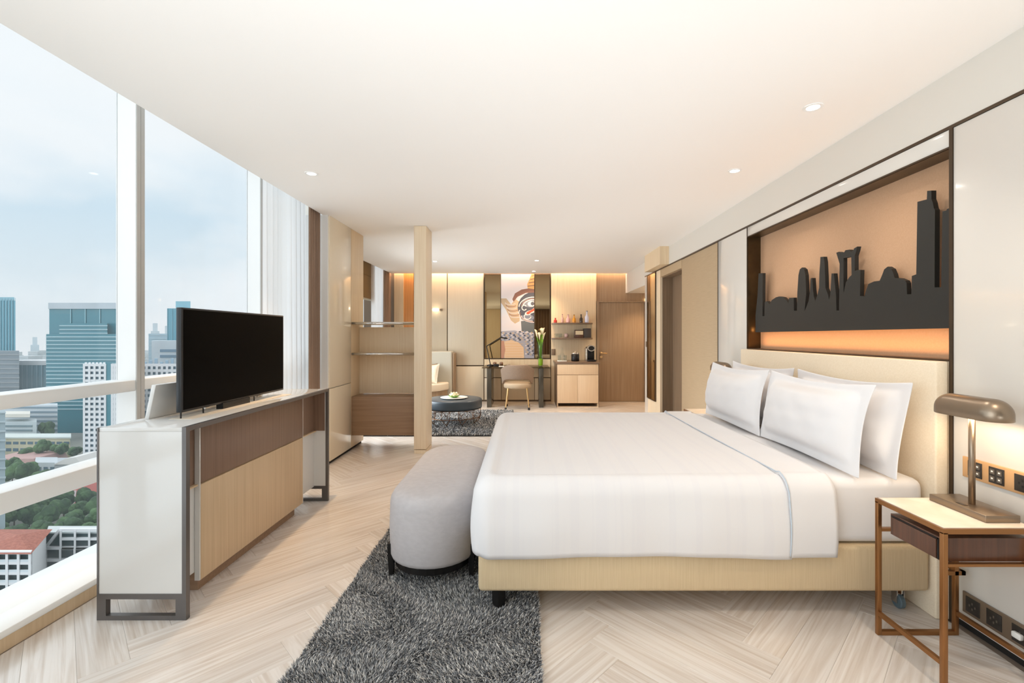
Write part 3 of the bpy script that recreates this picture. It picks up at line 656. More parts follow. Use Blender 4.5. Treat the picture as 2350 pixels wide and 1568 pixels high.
o = cutout('skyline_cutout', SKY, [HOLE], 2.055, 2.08, M['skyline']); tag(o, 'black cut-out city skyline panel in the backlit niche above the headboard', 'wall art')

# ---- room divider : post, shelves, back panel and low brown cabinet
dv_ = thing('room_divider', (-1.6, 5.5, 0), 'pale wood room divider with slim post, two chrome edged shelves and brown cabinet', 'divider')
obj('post', bx(-1.266, -1.127, 5.286, 5.61, .05, ZC-.002), M['wood_lx'], dv_, bev=.002)
obj('post_foot', bx(-1.264, -1.129, 5.290, 5.606, 0, .042), M['wood_lx'], dv_)
obj('back_panel', bx(-2.034, -1.2, 5.70, 5.73, .64, 1.45), M['wood_lx'], dv_)
for z in (1.475, 1.115):
    s = obj('shelf', bx(-2.034, -1.26, 5.455, 5.70, z+.004, z+.030), M['wood_lx'], dv_)
    obj('shelf_edge', MB().tube([(-2.03, 5.445, z+.017), (-1.9, 5.44, z+.017), (-1.27, 5.44, z+.017)], .017, 10), M['chrome'], s, smooth=True)
obj('low_cabinet', bx(-2.034, -1.268, 5.435, 5.84, .178, .632), M['wood_m'], dv_, bev=.002, label='brown wood box cabinet below the shelves')

# ---- curtains
def curtain(name, x, y0, y1, z0, z1, amp, waves, m, label, cat='curtain', th=.0, taper=0.0, seed=1):
    b = MB(); n = int(waves*10); rs = random.Random(seed); ph = [rs.uniform(-.5, .5) for _ in range(int(waves)+2)]; rows = []
    for kz in range(7):
        tz = kz/6; row = []
        for i in range(n+1):
            u = i/n; a = amp*(.55+.45*(1-tz)+.2*math.sin(u*9+seed))
            w = math.sin(u*waves*2*PI+ph[int(u*waves)]*.6+tz*.35*math.sin(u*7))
            yy = y0+(y1-y0)*u; yy = yy+(taper*(1-tz)*(.5-u))
            row.append((x+a*w, yy+a*.35*math.sin(2*u*waves*2*PI), z0+(z1-z0)*tz))
        rows.append(row)
    b.rings(rows, False, False); o = obj(name, b, m, smooth=True); tag(o, label, cat)
    if th: md = o.modifiers.new('thick', 'SOLIDIFY'); md.thickness = th
    return o
curtain('sheer_curtain', -2.24, 3.97, 4.74, .1, 2.95, .030, 9, M['sheer'], 'sheer white curtain hanging behind the television, left of the taupe drape')
curtain('drape', -2.126, 4.56, 4.812, .1, 2.95, .02, 5, M['drape'], 'taupe drape gathered against the glossy beige wall', th=.004, seed=3)
curtain('rear_drape', 0, -.9, .9, .02, 2.58, .04, 14, M['drape'], 'brown drape on the wall behind the camera, seen in the bronze mirrors', th=.004, seed=6)
D.objects['rear_drape'].rotation_euler.z = PI/2; D.objects['rear_drape'].location = (.95, -3.08, 0)
curtain('living_sheer', -2.80, 8.45, 9.15, .02, 2.85, .03, 6, M['sheer'], 'sheer white curtain in the living area beyond the shelves', seed=4)
curtain('living_drape', -2.74, 8.98, 9.44, .02, 2.85, .04, 5, M['drape'], 'taupe drape in the living area beside the amber panel', th=.004, seed=5)
rb = thing('roman_blind', (-2.85, 7.4, 1.9), 'brown roman blind half lowered over the living area window', 'blind')
for k in range(4): obj('blind_fold', bx(-2.87-.006*(k % 2), -2.855-.006*(k % 2), 6.0, 8.62, 2.02+k*.21+.002, 2.02+(k+1)*.21), M['blind'], rb)
obj('bottom_bar', bx(-2.875, -2.85, 6.0, 8.62, 1.99, 2.02), M['sofa'], rb)

# ---- living area : sofa, round table, flower plate
sf = thing('sofa', (-1.95, 8.9, 0), 'grey high backed sofa with cream seat against the far wall', 'sofa')
obj('backrest', bx(-2.6, -1.44, 9.12, 9.40, .12, 1.035), M['sofa'], sf, bev=.03, seg=3)
obj('back_edge', bx(-1.437, -1.40, 9.16, 9.44, .10, 1.0), M['wood_d'], sf, bev=.01)
obj('seat_base', MB().rings([[(x, y, z) for x, y in ((-2.6, 9.1), (-1.52, 9.1), (-1.50, 8.95), (-1.6, 8.72), (-1.9, 8.42), (-2.2, 8.3), (-2.6, 8.3))] for z in (.1, .30)]), M['wood_d'], sf)
obj('seat_cushion', MB().rings([[(x, y, z) for x, y in ((-2.6, 9.12), (-1.50, 9.12), (-1.47, 8.95), (-1.58, 8.70), (-1.9, 8.39), (-2.2, 8.27), (-2.6, 8.27))] for z in (.302, .44)]), M['sofa_seat'], sf, bev=.03, seg=3)
for x, y, m_, lab in ((-1.92, 8.98, M['cushion'], 'brown throw cushion on the sofa behind the post'), (-1.85, 8.82, M['sofa_seat'], 'cream throw cushion on the sofa behind the post')):
    o = obj('throw_cushion', pillow(.42, .38, .16, 4, .01), m_, smooth=True); o.location = (x, y, .44); o.rotation_euler = (0, math.radians(12), math.radians(70)); tag(o, lab, 'cushion')
tb = thing('round_table', (-1.07, 7.0, 0), 'round navy leather ottoman table on a copper wire base', 'table')
obj('padded_top', MB().lathe([(.36, .265), (.415, .268), (.42, .29), (.42, .375), (.412, .393), (.395, .40), (.2, .402), (0.01, .402)], (-1.07, 7.0, 0), 48), M['tableleather'], tb, smooth=True)
for k in range(20):
    a0, a1, a2 = 2*PI*k/20, 2*PI*(k+.5)/20, 2*PI*(k+1)/20; c = lambda a, r, z: (-1.07+r*math.cos(a), 7.0+r*math.sin(a), z)
    obj('wire', MB().tube([c(a0, .40, .268), c(a0, .40, .14), c(a1, .36, .055), c(a1, .30, .016)] if k % 2 == 0 else [c(a0, .40, .268), c(a0, .40, .14), c(a0-PI/20, .36, .055)], .0045, 6), M['copperwire'], tb)
for r, z in ((.40, .262), (.30, .016), (.40, .14)):
    obj('wire_ring', MB().tube([(-1.07+r*math.cos(2*PI*i/40), 7.0+r*math.sin(2*PI*i/40), z) for i in range(41)], .0045, 6), M['copperwire'], tb)
o = obj('serving_plate', MB().lathe([(.14, 0), (.19, .006), (.205, .016), (.2, .016), (.14, .009), (.01, .008)], (-1.07, 7.0, .403), 32), M['ceramic'], smooth=True); tag(o, 'round white plate on the navy table', 'plate')
fw = thing('flower', (-1.07, 7.0, .412), 'white and green flower head resting on the white plate', 'flower')
for r_, n_, tl, m_, h_ in ((.075, 8, .3, M['petal'], .05), (.05, 7, .9, M['petal'], .075), (.085, 6, .0, M['green'], .03)):
    for k in range(n_):
        a = 2*PI*k/n_+tl; p = MB()
        rows = []
        for i in range(5):
            u = i/4; w = .03*math.sin(PI*(.15+.75*u)); rr = r_*math.sin(u*1.5); zz = .412+h_*u**1.3
            rows.append([(-1.07+math.cos(a)*rr-math.sin(a)*w*s, 7.0+math.sin(a)*rr+math.cos(a)*w*s, zz+.006*abs(s)) for s in (-1, 0, 1)])
        p.rings(rows, False, False); o = obj('petal' if m_ is M['petal'] else 'leaf', p, m_, fw, smooth=True)
        md = o.modifiers.new('thick', 'SOLIDIFY'); md.thickness = .003

# ---- far wall : mirrors, art
def mirror(a, b, label):
    t = thing('wall_mirror', (P((a+b)/2), 9.46, Z(823)), label, 'mirror')
    obj('mirror_glass', bx(P(a)+.012, P(b)-.012, 9.455, 9.462, Z(823)+.01, 2.585), M['mirror'], t)
    obj('mirror_frame', MB().box(P(a), P(a)+.012, 9.45, 9.47, Z(823), 2.60).box(P(b)-.012, P(b), 9.45, 9.47, Z(823), 2.60).box(P(a)+.012, P(b)-.012, 9.45, 9.47, Z(823), Z(823)+.01).box(P(a)+.012, P(b)-.012, 9.462, 9.47, Z(823)+.01, 2.6), M['trim'], t)
mirror(1112, 1150, 'tall bronze tinted mirror left of the temple print'); mirror(1226.5, 1262.5, 'tall bronze tinted mirror behind the calla lilies')
art = thing('art_panel', (P(1188), 9.46, Z(823)), 'tall printed panel of a dark carved guardian mask above the desk', 'wall art')
ax0, ax1, az0, az1 = P(1150)+.002, P(1226)-.002, Z(822), 2.60
obj('panel_board', bx(ax0, ax1, 9.445, 9.47, az0, az1), mat('print_ground', srgb(226, 210, 206), .5, c2=srgb(212, 216, 224), nscale=(.4, .4, 1.4)), art)
AW, AH = ax1-ax0, az1-az0
def A(u, v): return (ax0+u*AW, az1-v*AH)           # u,v in print space
lay = [0]
def flat(name, pts, m):
    lay[0] += 1; y = 9.4445-.00005*lay[0]
    pts = [A(min(max(u, 0), 1), min(max(v, 0), 1)) for u, v in pts]
    return obj(name, MB().prism(pts, y, y+.00004, 'y'), m, art)
def stroke(cx, cy, pts, w, m):
    L, R = [], []
    for i, (u, v) in enumerate(pts):
        a = pts[max(i-1, 0)]; b = pts[min(i+1, len(pts)-1)]; dx, dy = (b[0]-a[0])*AW, (b[1]-a[1])*AH; l = math.hypot(dx, dy) or 1
        ox, oy = -dy/l*w/AW, dx/l*w/AH; L.append((u+ox, v+oy)); R.append((u-ox, v-oy))
    b = MB(); lay[0] += 1; y = 9.4445-.00005*lay[0]
    ps = [A(min(max(u, 0), 1), min(max(v, 0), 1)) for u, v in L+R]; n = len(L)
    b.add([(x, y, z) for x, z in ps], [(i, i+1, n+i+1, n+i) for i in range(n-1)]); obj('print_line', b, m, art)
pk = lambda n, *c: mat(n, srgb(*c), .6)
ink = pk('print_slate', 74, 78, 90); pale = pk('print_pale', 214, 206, 206); tan = pk('print_tan', 196, 172, 142); red = pk('print_red', 196, 84, 58); rust = pk('print_rust', 140, 100, 86); gold_ = pk('print_gold', 220, 174, 112)
ell = lambda cx, cy, rx, ry, a0=0, a1=360, n=20: [(cx+rx*math.cos(math.radians(a0+(a1-a0)*i/n)), cy+ry*math.sin(math.radians(a0+(a1-a0)*i/n))) for i in range(n+1)]
flat('print_shape', [(.60, .56), (.62, .68), (1, .70), (1, .54)], pk('print_neck', 104, 108, 110))
flat('print_shape', [(0, .29), (.16, .29), (.30, .36), (.44, .30), (.56, .33), (.56, .56), (.42, .59), (.30, .55), (.14, .42), (0, .34)], tan)
flat('print_shape', ell(1.0, .40, .50, .19), ink)
flat('print_shape', [(.34, .30), (.42, .23), (.62, .185), (.85, .17), (1, .17), (1, .22), (.75, .225), (.5, .27), (.38, .33)], rust)
flat('print_shape', [(.80, .17), (.79, .12), (.86, .06), (.92, 0), (1, 0), (1, .18)], gold_)
for k in range(4): stroke(0, 0, [(.80+.04*k, .145-.04*k), (1, .135-.04*k)], .008, rust)
mid = pk('print_mid_blue', 120, 126, 142)
flat('print_shape', ell(.86, .345, .22, .05), mid); flat('print_shape', ell(.80, .52, .20, .04), mid)
for a in ((.98, .40, .44, .125, 185, 300), (.98, .395, .33, .09, 190, 300), (1.0, .46, .46, .10, 95, 200), (1.0, .50, .38, .075, 40, 185), (.98, .525, .27, .05, 20, 190), (.80, .505, .10, .032, 0, 330), (.70, .40, .07, .03, 30, 330)):
    stroke(0, 0, ell(*a), .009, pale)
for a in ((.98, .40, .38, .107, 190, 300), (1.0, .48, .42, .088, 60, 195)): stroke(0, 0, ell(*a), .006, rust)
flat('print_shape', ell(.92, .355, .12, .034), pale); flat('print_shape', ell(.95, .352, .055, .022), ink)
flat('print_shape', [(.72, .462), (.80, .44), (.92, .425), (1, .40), (1, .455), (.90, .47), (.82, .49), (.72, .49)], pale)
flat('print_shape', [(.77, .455), (.84, .44), (.92, .425), (1, .405), (1, .438), (.90, .458), (.84, .478), (.77, .478)], red)
for k in range(7): stroke(0, 0, ell(.28+.025*k, .345+.026*k, .15, .018, 10, 200), .006, rust if k % 2 else pale)
flat('print_shape', [(0, .68), (.4, .67), (.75, .70), (1, .72), (1, 1), (0, 1)], pk('print_armour', 168, 166, 176))
for k in range(12):
    for j in range(15):
        u, v = (j+.5*(k % 2))/14, .695+.024*k+.012*math.sin(j*.5)
        if u < .74 and v > .80: continue
        w_, h_ = .026+.008*((j*7+k*3) % 3), .008+.003*((j*5+k) % 3)
        flat('print_scale', [(u-w_, v), (u, v-h_), (u+w_, v), (u, v+h_)], (ink, pale, mid, tan)[(j*3+k*5) % 4])
flat('print_shape', [(.10, .80), (.3, .785), (.52, .81), (.68, .87), (.70, 1), (.10, 1)], pk('print_peach', 226, 192, 156))
for k in range(6): stroke(0, 0, [(.12+.0*k, .83+.03*k), (.66, .83+.03*k)], .003, gold_)
flat('print_shape', [(0, .79), (.09, .80), (.13, .9), (.08, 1), (0, 1)], pk('print_brown', 190, 140, 116))

# ---- desk and what stands on it
dk = thing('desk', (-.18, 9.05, 0), 'smoked glass desk on dark bronze legs under the print', 'desk')
obj('glass_top', bx(P(1112)+.02, .46, 8.66, 9.435, .735, .752), glassmat('smoked_desk_glass', (.66, .62, .56, 1), 1.5), dk, bev=.002)
for x0, x1 in ((-.715, -.63), (.26, .345)): obj('leg', bx(x0, x1, 8.68, 9.40, 0, .735), mat('desk_leg', srgb(82, 78, 70), .2, .5), dk, bev=.003)
ch = thing('desk_chair', (0, 0, 0), 'taupe upholstered desk chair with gold legs pulled up to the desk', 'chair')
def shell(r0, zb, zt, aspan, nx, m, nm):
    o_, i_ = [], []
    for k in range(5):
        t = k/4; ro, ri = [], []
        for j in range(nx+1):
            u = -1+2*j/nx; a = u*math.radians(aspan); zbj = zb-.10*max(0, abs(u)-.62)/.38
            zz = zbj+(zt-.10*max(0, abs(u)-.45)/.55-zbj)*t; r = r0+.03*t
            ro.append((r*math.sin(a), -r*.86*math.cos(a)+.06, zz)); ri.append(((r-.045)*math.sin(a), -(r-.045)*.86*math.cos(a)+.06, zz))
        o_.append(ro); i_.append(ri)
    b = MB(); b.rings([[*ro, *reversed(ri)] for ro, ri in zip(o_, i_)]); return obj(nm, b, m, ch, bev=.012, seg=2)
shell(.29, .55, .815, 82, 20, M['chair'], 'backrest')
obj('seat', MB().rings([[(x, y, z) for x, y, _ in stadium(0, .06, .255, .27, d, 0, 10)] for d, z in ((.01, .385), (0, .40), (0, .45), (.012, .47), (.05, .48))]), mat('chair_seat', srgb(186, 166, 140), .8), ch, smooth=True)
for x in (-.2, .2):
    for y in (-.16, .25):
        lg = obj('leg', MB().tube([(x*.85, y*.9, .39), (x*1.05, y*1.1, .045)], [.016, .011], 8), M['gold'], ch)
        obj('caster', MB().lathe([(.012, 0), (.02, .004), (.02, .04), (.012, .046)], (x*1.05, y*1.1, 0), 10), M['black'], lg)
ch.location = (-.14, 8.56, 0)
dl = thing('desk_lamp', (-.676, 9.05, .752), 'black articulated desk lamp on the left of the desk', 'lamp')
obj('base', MB().lathe([(.07, .752), (.07, .775), (.02, .785)], (-.676, 9.05, 0)), M['black'], dl)
obj('lower_arm', MB().tube([(-.676, 9.05, .78), (-.752, 9.05, 1.139)], .009), M['black'], dl)
obj('upper_arm', MB().tube([(-.752, 9.05, 1.139), (-.465, 9.0, 1.316)], .009), M['black'], dl)
obj('lamp_head', MB().tube([(-.475, 9.0, 1.316), (-.34, 9.0, 1.285)], .014), M['black'], dl)
o = obj('desk_box', bx(-.60, -.50, 8.85, 8.97, .7525, .80), M['black'], bev=.004); tag(o, 'small black box on the desk beside the lamp base', 'box')
for x, lab in ((-.60, 'small brown lidded jar on the desk, next to the lamp base'), (-.47, 'small brown lidded jar on the desk, farther from the lamp base')):
    o = obj('small_jar', MB().lathe([(.03, 0), (.036, .03), (.034, .06), (.02, .07)], (x, 9.2, .752)), mat('jar_brown', srgb(110, 78, 56), .3), smooth=True); tag(o, lab, 'jar', 'jars on the desk')
o = obj('note_pad', bx(-.5, -.40, 8.80, 8.92, .7525, .765), M['ceramic']); tag(o, 'white note pad on the desk beside the black box', 'note pad')
vs_ = thing('vase', (.30, 9.0, .752), 'slim clear glass vase on the right of the desk holding lilies', 'vase')
obj('vase_glass', MB().lathe([(.045, .752), (.048, .80), (.05, 1.15), (.058, 1.22), (.054, 1.22), (.046, 1.15), (.044, .80), (.04, .765)], (.30, 9.0, 0)), M['cglass'], vs_, smooth=True)
obj('base_glass', MB().lathe([(.04, .766), (.043, .80), (.044, .90)], (.30, 9.0, 0)), mat('vase_water', srgb(150, 190, 40), .1), vs_, label='green tinted foot of the vase')
for k in range(6):
    a = 2*PI*k/6+.3; rr = .03; r2 = .055+.06*((k*37) % 5)/5; hh = 1.28+.03*((k*3) % 4)
    x0, y0 = .30+rr*.5*math.cos(a), 9.0+rr*.5*math.sin(a); x1, y1 = .30+r2*math.cos(a), 9.0+r2*.6*math.sin(a)
    t = thing('calla_lily', (x0, y0, .91), 'cream calla lily on a green stem in the glass vase', 'flower', 'calla lilies in the vase')
    obj('stem', MB().tube([(x0, y0, .905), (.30+rr*math.cos(a), 9.0+rr*math.sin(a), 1.15), (x1, y1, hh)], .008, 6), M['green'], t, smooth=True)
    dx = math.cos(a)*.02
    obj('bloom', MB().rings([[(x1+dx*z*8+r*math.cos(q), y1+r*math.sin(q), hh+z+.025*math.cos(q-a)*(z > .08)) for q in [2*PI*i/12 for i in range(12)]] for r, z in ((.007, -.01), (.011, .03), (.018, .07), (.03, .105))], True), M['petal'], t, smooth=True)
sc_ = thing('wall_sconce', (-1.80, 9.42, 1.87), 'small glowing reading light on the wall above the sofa', 'lamp')
obj('mount', bx(-1.74, -1.69, 9.42, 9.47, 1.85, 1.89), M['lamp'], sc_); obj('arm', MB().tube([(-1.72, 9.43, 1.87), (-1.72, 9.39, 1.87)], .008), M['lamp'], sc_)
obj('glowing_tube', MB().tube([(-1.87, 9.39, 1.87), (-1.75, 9.39, 1.87)], .026, 14), M['bulb'], sc_)

# ---- minibar
mb_ = thing('minibar_cabinet', (.99, 9.05, 0), 'pale wood minibar cabinet with one drawer and two doors left of the entrance door', 'cabinet')
obj('carcass', bx(.60, 1.378, 8.72, 9.41, .075, .812), M['cab'], mb_)
obj('counter', bx(.57, 1.40, 8.69, 9.415, .812, .85), M['counter'], mb_, bev=.002)
obj('drawer', bx(.603, 1.375, 8.70, 8.72, .615, .808), M['cab'], mb_, bev=.002)
obj('door', bx(.603, .987, 8.70, 8.72, .08, .605), M['cab'], mb_, bev=.002); obj('door', bx(.991, 1.375, 8.70, 8.72, .08, .605), M['cab'], mb_, bev=.002)
obj('plinth', MB().box(.60, .62, 8.71, 9.4, 0, .075).box(1.358, 1.378, 8.71, 9.4, 0, .075).box(.62, 1.358, 8.715, 8.735, 0, .015), M['cab'], mb_)
obj('side_trim', MB().box(.592, .60, 8.70, 9.41, 0, .812).box(1.378, 1.386, 8.70, 9.41, 0, .812), M['counter'], mb_)
su = thing('minibar_shelves', (.96, 9.3, 1.28), 'two taupe wall shelves with curved fronts above the minibar', 'shelf')
for nm, z in (('upper_shelf', 1.575), ('lower_shelf', 1.275)):
    poly = [(.535, 9.42), (.535, 9.24), (.70, 9.17), (.94, 9.14), (1.18, 9.17), (1.345, 9.24), (1.345, 9.42)]
    obj(nm, MB().prism(poly, z, z+.026), M['counter'], su, bev=.003)
obj('side_glass', bx(1.325, 1.335, 9.26, 9.42, 1.301, 1.575), M['cglass'], su)
prof = lambda h, r: [(r*.95, 0), (r, .01), (r, h*.52), (r*.42, h*.70), (r*.36, h*.93), (r*.42, h*.94), (r*.42, h)]
for x, h, r, c, lab in ((.605, .10, .034, (196, 60, 52), 'short red bottle at the left end of the upper shelf'), (.745, .175, .028, (206, 168, 160), 'slim pale pink bottle second on the upper shelf'),
                     (.86, .165, .042, (222, 176, 176), 'round pink bottle third on the upper shelf'), (.98, .165, .034, (214, 150, 50), 'amber bottle fourth on the upper shelf'),
                     (1.12, .17, .034, (62, 48, 36), 'dark brown bottle fifth on the upper shelf'), (1.235, .24, .042, (214, 214, 232), 'tall clear bottle at the right end of the upper shelf')):
    t = thing('bottle', (x, 9.27, 1.601), lab, 'bottle', 'bottles on the upper minibar shelf')
    obj('bottle_glass', MB().lathe(prof(h*.93, r), (x, 9.27, 1.601), 18), mat('bottle_glass', srgb(*c), .12, coat=.3), t, smooth=True)
    obj('cap', MB().lathe([(r*.42, h*.93), (r*.42, h)], (x, 9.27, 1.601), 14), mat('bottle_cap', srgb(*(int(q*.6) for q in c)), .3), t)
fb_ = thing('snack_box', (1.08, 9.27, 1.301), 'dark framed snack box with cream front on the lower shelf', 'box')
obj('box_body', bx(.985, 1.16, 9.20, 9.34, 1.3012, 1.46), M['wood_night'], fb_, bev=.003)
obj('box_front', bx(1.0, 1.15, 9.197, 9.20, 1.365, 1.44), M['paper'], fb_)
o = obj('black_box', bx(1.165, 1.31, 9.21, 9.36, 1.3012, 1.49), mat('box_charcoal', srgb(66, 58, 54), .4), bev=.004); tag(o, 'charcoal cube box at the right end of the lower shelf', 'box')
for x, r, h, lab in ((.62, .04, .085, 'clear tumbler at the left end of the lower shelf'), (.70, .04, .085, 'clear tumbler second on the lower shelf')):
    o = obj('tumbler', MB().lathe([(r*.85, 0), (r, h), (r*.94, h), (r*.8, .006), (.004, .006)], (x, 9.27, 1.3012), 18), M['cglass'], smooth=True); tag(o, lab, 'glass', 'tumblers on the lower shelf')
cp = thing('cup', (.82, 9.27, 1.3012), 'pale pink china cup on the lower shelf', 'cup')
obj('bowl', MB().lathe([(.025, 0), (.035, .03), (.036, .085), (.032, .085), (.03, .03), (.004, .01)], (.82, 9.27, 1.3012), 18), mat('pink_china', srgb(224, 190, 184), .3), cp, smooth=True)
obj('handle', MB().tube([(.853, 9.27, 1.37), (.875, 9.27, 1.365), (.875, 9.27, 1.335), (.853, 9.27, 1.325)], .005, 6), mat('pink_china_handle', srgb(224, 190, 184), .3), cp, smooth=True)
o = obj('tray', bx(.62, .80, 8.86, 9.02, .8505, .866), M['ceramic'], bev=.004); tag(o, 'white tray on the minibar counter', 'tray')
cf = thing('carafe', (.715, 8.95, .8665), 'clear glass carafe with stopper on the white tray', 'carafe')
obj('carafe_glass', MB().lathe([(.04, 0), (.05, .01), (.052, .10), (.022, .16), (.026, .19)], (.715, 8.95, .8665), 20), M['cglass'], cf, smooth=True)
obj('stopper', MB().lathe([(.012, .19), (.022, .21), (.018, .24), (.004, .25)], (.715, 8.95, .8665), 14), M['cglass'], cf, smooth=True)
for x, lab in ((.655, 'stemless glass left of the carafe on the tray'), (.77, 'stemless glass right of the carafe on the tray')):
    o = obj('glass', MB().lathe([(.025, 0), (.03, .10), (.027, .10), (.022, .006), (.003, .006)], (x, 8.90, .8665), 16), M['cglass'], smooth=True); tag(o, lab, 'glass')
ib = thing('ice_bucket', (.97, 8.98, .8505), 'black round ice bucket with silver lid on the minibar counter', 'bucket')
obj('body', MB().lathe([(.07, 0), (.078, .01), (.078, .13), (.07, .135)], (.97, 8.98, .8505), 24), M['black'], ib, smooth=True)
obj('lid', MB().lathe([(.074, .136), (.074, .16), (.05, .172), (.015, .172), (.015, .19), (.004, .19)], (.97, 8.98, .8505), 24), M['silver'], ib, smooth=True)
cm = thing('coffee_machine', (1.26, 8.95, .8505), 'black and silver coffee machine on the minibar counter by the door', 'appliance')
obj('body', bx(1.19, 1.34, 8.96, 9.12, .8505, 1.13), M['black'], cm, bev=.01)
obj('side_panel', bx(1.165, 1.19, 8.86, 9.12, .8505, 1.10), M['silver'], cm, bev=.004)
obj('head', MB().prism([(1.20+.065+.075*math.cos(2*PI*i/20), 1.105+.06*math.sin(2*PI*i/20)) for i in range(20)], 8.85, 8.97, 'y'), M['silver'], cm)
obj('head_face', MB().prism([(1.265+.055*math.cos(2*PI*i/20), 1.105+.042*math.sin(2*PI*i/20)) for i in range(20)], 8.846, 8.85, 'y'), M['black'], cm)
obj('spout', MB().tube([(1.265, 8.90, 1.05), (1.265, 8.90, 1.0)], .012), M['black'], cm)
obj('drip_tray', bx(1.19, 1.345, 8.80, 8.96, .8505, .885), M['black'], cm, bev=.003)
o = obj('switch_plate', bx(P(1264.5)+.004, P(1274), 9.412, 9.42, Z(815), Z(801)), M['socket_d'], bev=.002); tag(o, 'taupe switch plate on the pale wood panel left of the minibar', 'switch')
o = obj('door_switch', bx(2.007, XR, 7.66, 7.73, 1.16, 1.25), M['socket_d'], bev=.002); tag(o, 'taupe switch plate on the wall edge by the tall entry mirror', 'switch')
t = thing('entry_mirror', (XR, 7.37, .33), 'tall narrow mirror on the right wall before the entrance', 'mirror')
obj('mirror_glass', bx(2.0, 2.012, 7.135, 7.60, .335, 2.325), mat('clear_mirror', srgb(205, 190, 165), .02, 1), t)
obj('mirror_frame', frame_yz(1.996, 2.014, 7.125, 7.61, .33, 2.328, .01), M['trim'], t)

# ================================================================== CITY OUTSIDE
GZ = -68.0
HZ = lambda py, d: H-(py-770)*d/F
HX = lambda px, d: (px-1205)*d/F
gd = struct('ground', bx(-1600, 300, 20, 1700, GZ-2, GZ), mat('city_ground', srgb(128, 134, 124), .9, c2=srgb(150, 150, 144), nscale=(.03, .03, .03)), label='city ground far below')
CM = {}
def cmat(*c):
    if c not in CM: CM[c] = mat('facade', srgb(*c), .6, c2=srgb(*(int(q*.96) for q in c)), nscale=(.08, .08, .08))
    return CM[c]
tealg = mat('teal_glass', srgb(24, 118, 134), .25); tealg2 = mat('pale_teal_glass', srgb(56, 146, 168), .25); winb = mat('window_blue_grey', srgb(84, 112, 128), .3); wind = mat('window_dark', srgb(44, 66, 70), .3)
SK = [0.0, 1.0]
def cbx(x0, x1, y0, y1, z0, z1):                 # block on a skewed city lot
    b = bx(x0, x1, y0, y1, z0, z1); b.v = [(x+SK[0]*(y-SK[1]), y, z) for x, y, z in b.v]; return b
def bld(px0, px1, pyt, d, depth, label, cat='building', group=None, name='office_tower'):
    x0, x1, z1 = HX(px0, d), HX(px1, d), HZ(pyt, d); SK[:] = [x1/d, d]; t = thing(name, ((x0+x1)/2, d+depth/2, GZ), label, cat, group)
    return t, x0, x1, z1
def bands(t, x0, x1, y, z0, z1, step, hgt, m, nm='floor_band', proud=.5):
    z = z0
    while z < z1: obj(nm, cbx(x0-.2, x1+.2, y-proud, y+.1, z, z+hgt), m, t); z += step
def grid(t, x0, x1, y0, dep, z0, z1, nx, nz, mcol, mslab, cw, sh, proud=.5):
    for i in range(nx+1):
        x = x0+(x1-x0)*i/nx; obj('facade_column', cbx(x-cw/2, x+cw/2, y0-proud, y0+.1, z0, z1), mcol, t)
    for k in range(nz+1):
        z = z0+(z1-z0)*k/nz; obj('floor_slab', cbx(x0-cw/2, x1+cw/2, y0-proud*.9, y0+.1, z-sh/2, z+sh/2), mslab, t)
white = cmat(232, 234, 236); grey = cmat(190, 200, 208)
# 1 main teal tower
d = 330; t, x0, x1, z1 = bld(110, 283, 700, d, 40, 'broad teal glass office tower with white floor lines in the middle of the view')
obj('upper_block', cbx(x0, x1, d+6, d+40, GZ, HZ(708, d)), tealg, t)
obj('crown', cbx(x0-.6, x1+.6, d+5, d+41, HZ(708, d), HZ(694, d)), grey, t)
obj('lower_block', cbx(HX(106, d), HX(290, d), d, d+6, GZ, HZ(767, d)), tealg, t)
obj('middle_block', cbx(HX(136, d), HX(246, d), d+2, d+6, GZ, HZ(742, d)), tealg, t)
bands(t, HX(106, d), HX(290, d), d, HZ(940, d), HZ(768, d), 2.7, .65, cmat(176, 206, 214))
bands(t, HX(136, d), HX(246, d), d+2, HZ(766, d), HZ(741, d), 2.7, .65, cmat(176, 206, 214))
for px in (160, 194, 228): obj('mullion_line', cbx(HX(px, d)-.3, HX(px, d)+.3, d+5.5, d+6, HZ(742, d), HZ(705, d)), cmat(150, 196, 206), t)
obj('podium', cbx(HX(134, d-20), HX(200, d-20), d-22, d, GZ, HZ(948, d-20)), cmat(150, 180, 192), t)
for k in range(5): obj('podium_bay', cbx(HX(138+13*k, d-22)-.1, HX(147+13*k, d-22), d-22.4, d-22, HZ(1005, d-22), HZ(962, d-22)), grey, t)
# 2 far left tower
d = 430; t, x0, x1, z1 = bld(-40, 35, 682, d, 25, 'slim teal glass tower at the far left edge of the view')
obj('shaft', cbx(x0, x1, d, d+25, GZ, HZ(690, d)), tealg2, t); obj('crown', cbx(x0+1, x1-.8, d+1, d+24, HZ(690, d), z1), cmat(150, 200, 214), t)
for k in range(12): x = x0+(x1-x0)*k/11; obj('fin', cbx(x-.25, x+.25, d-.5, d, HZ(805, d), HZ(684, d)), cmat(134, 188, 204), t)
t, x0, x1, z1 = bld(-30, 44, 806, 400, 20, 'brownish grey apartment block in front of the far left tower', name='apartment_block')
obj('block', cbx(x0, x1, 400, 415, GZ, z1), cmat(132, 142, 150), t); bands(t, x0, x1, 400, HZ(890, 400), z1, 4, 1, cmat(156, 160, 164))
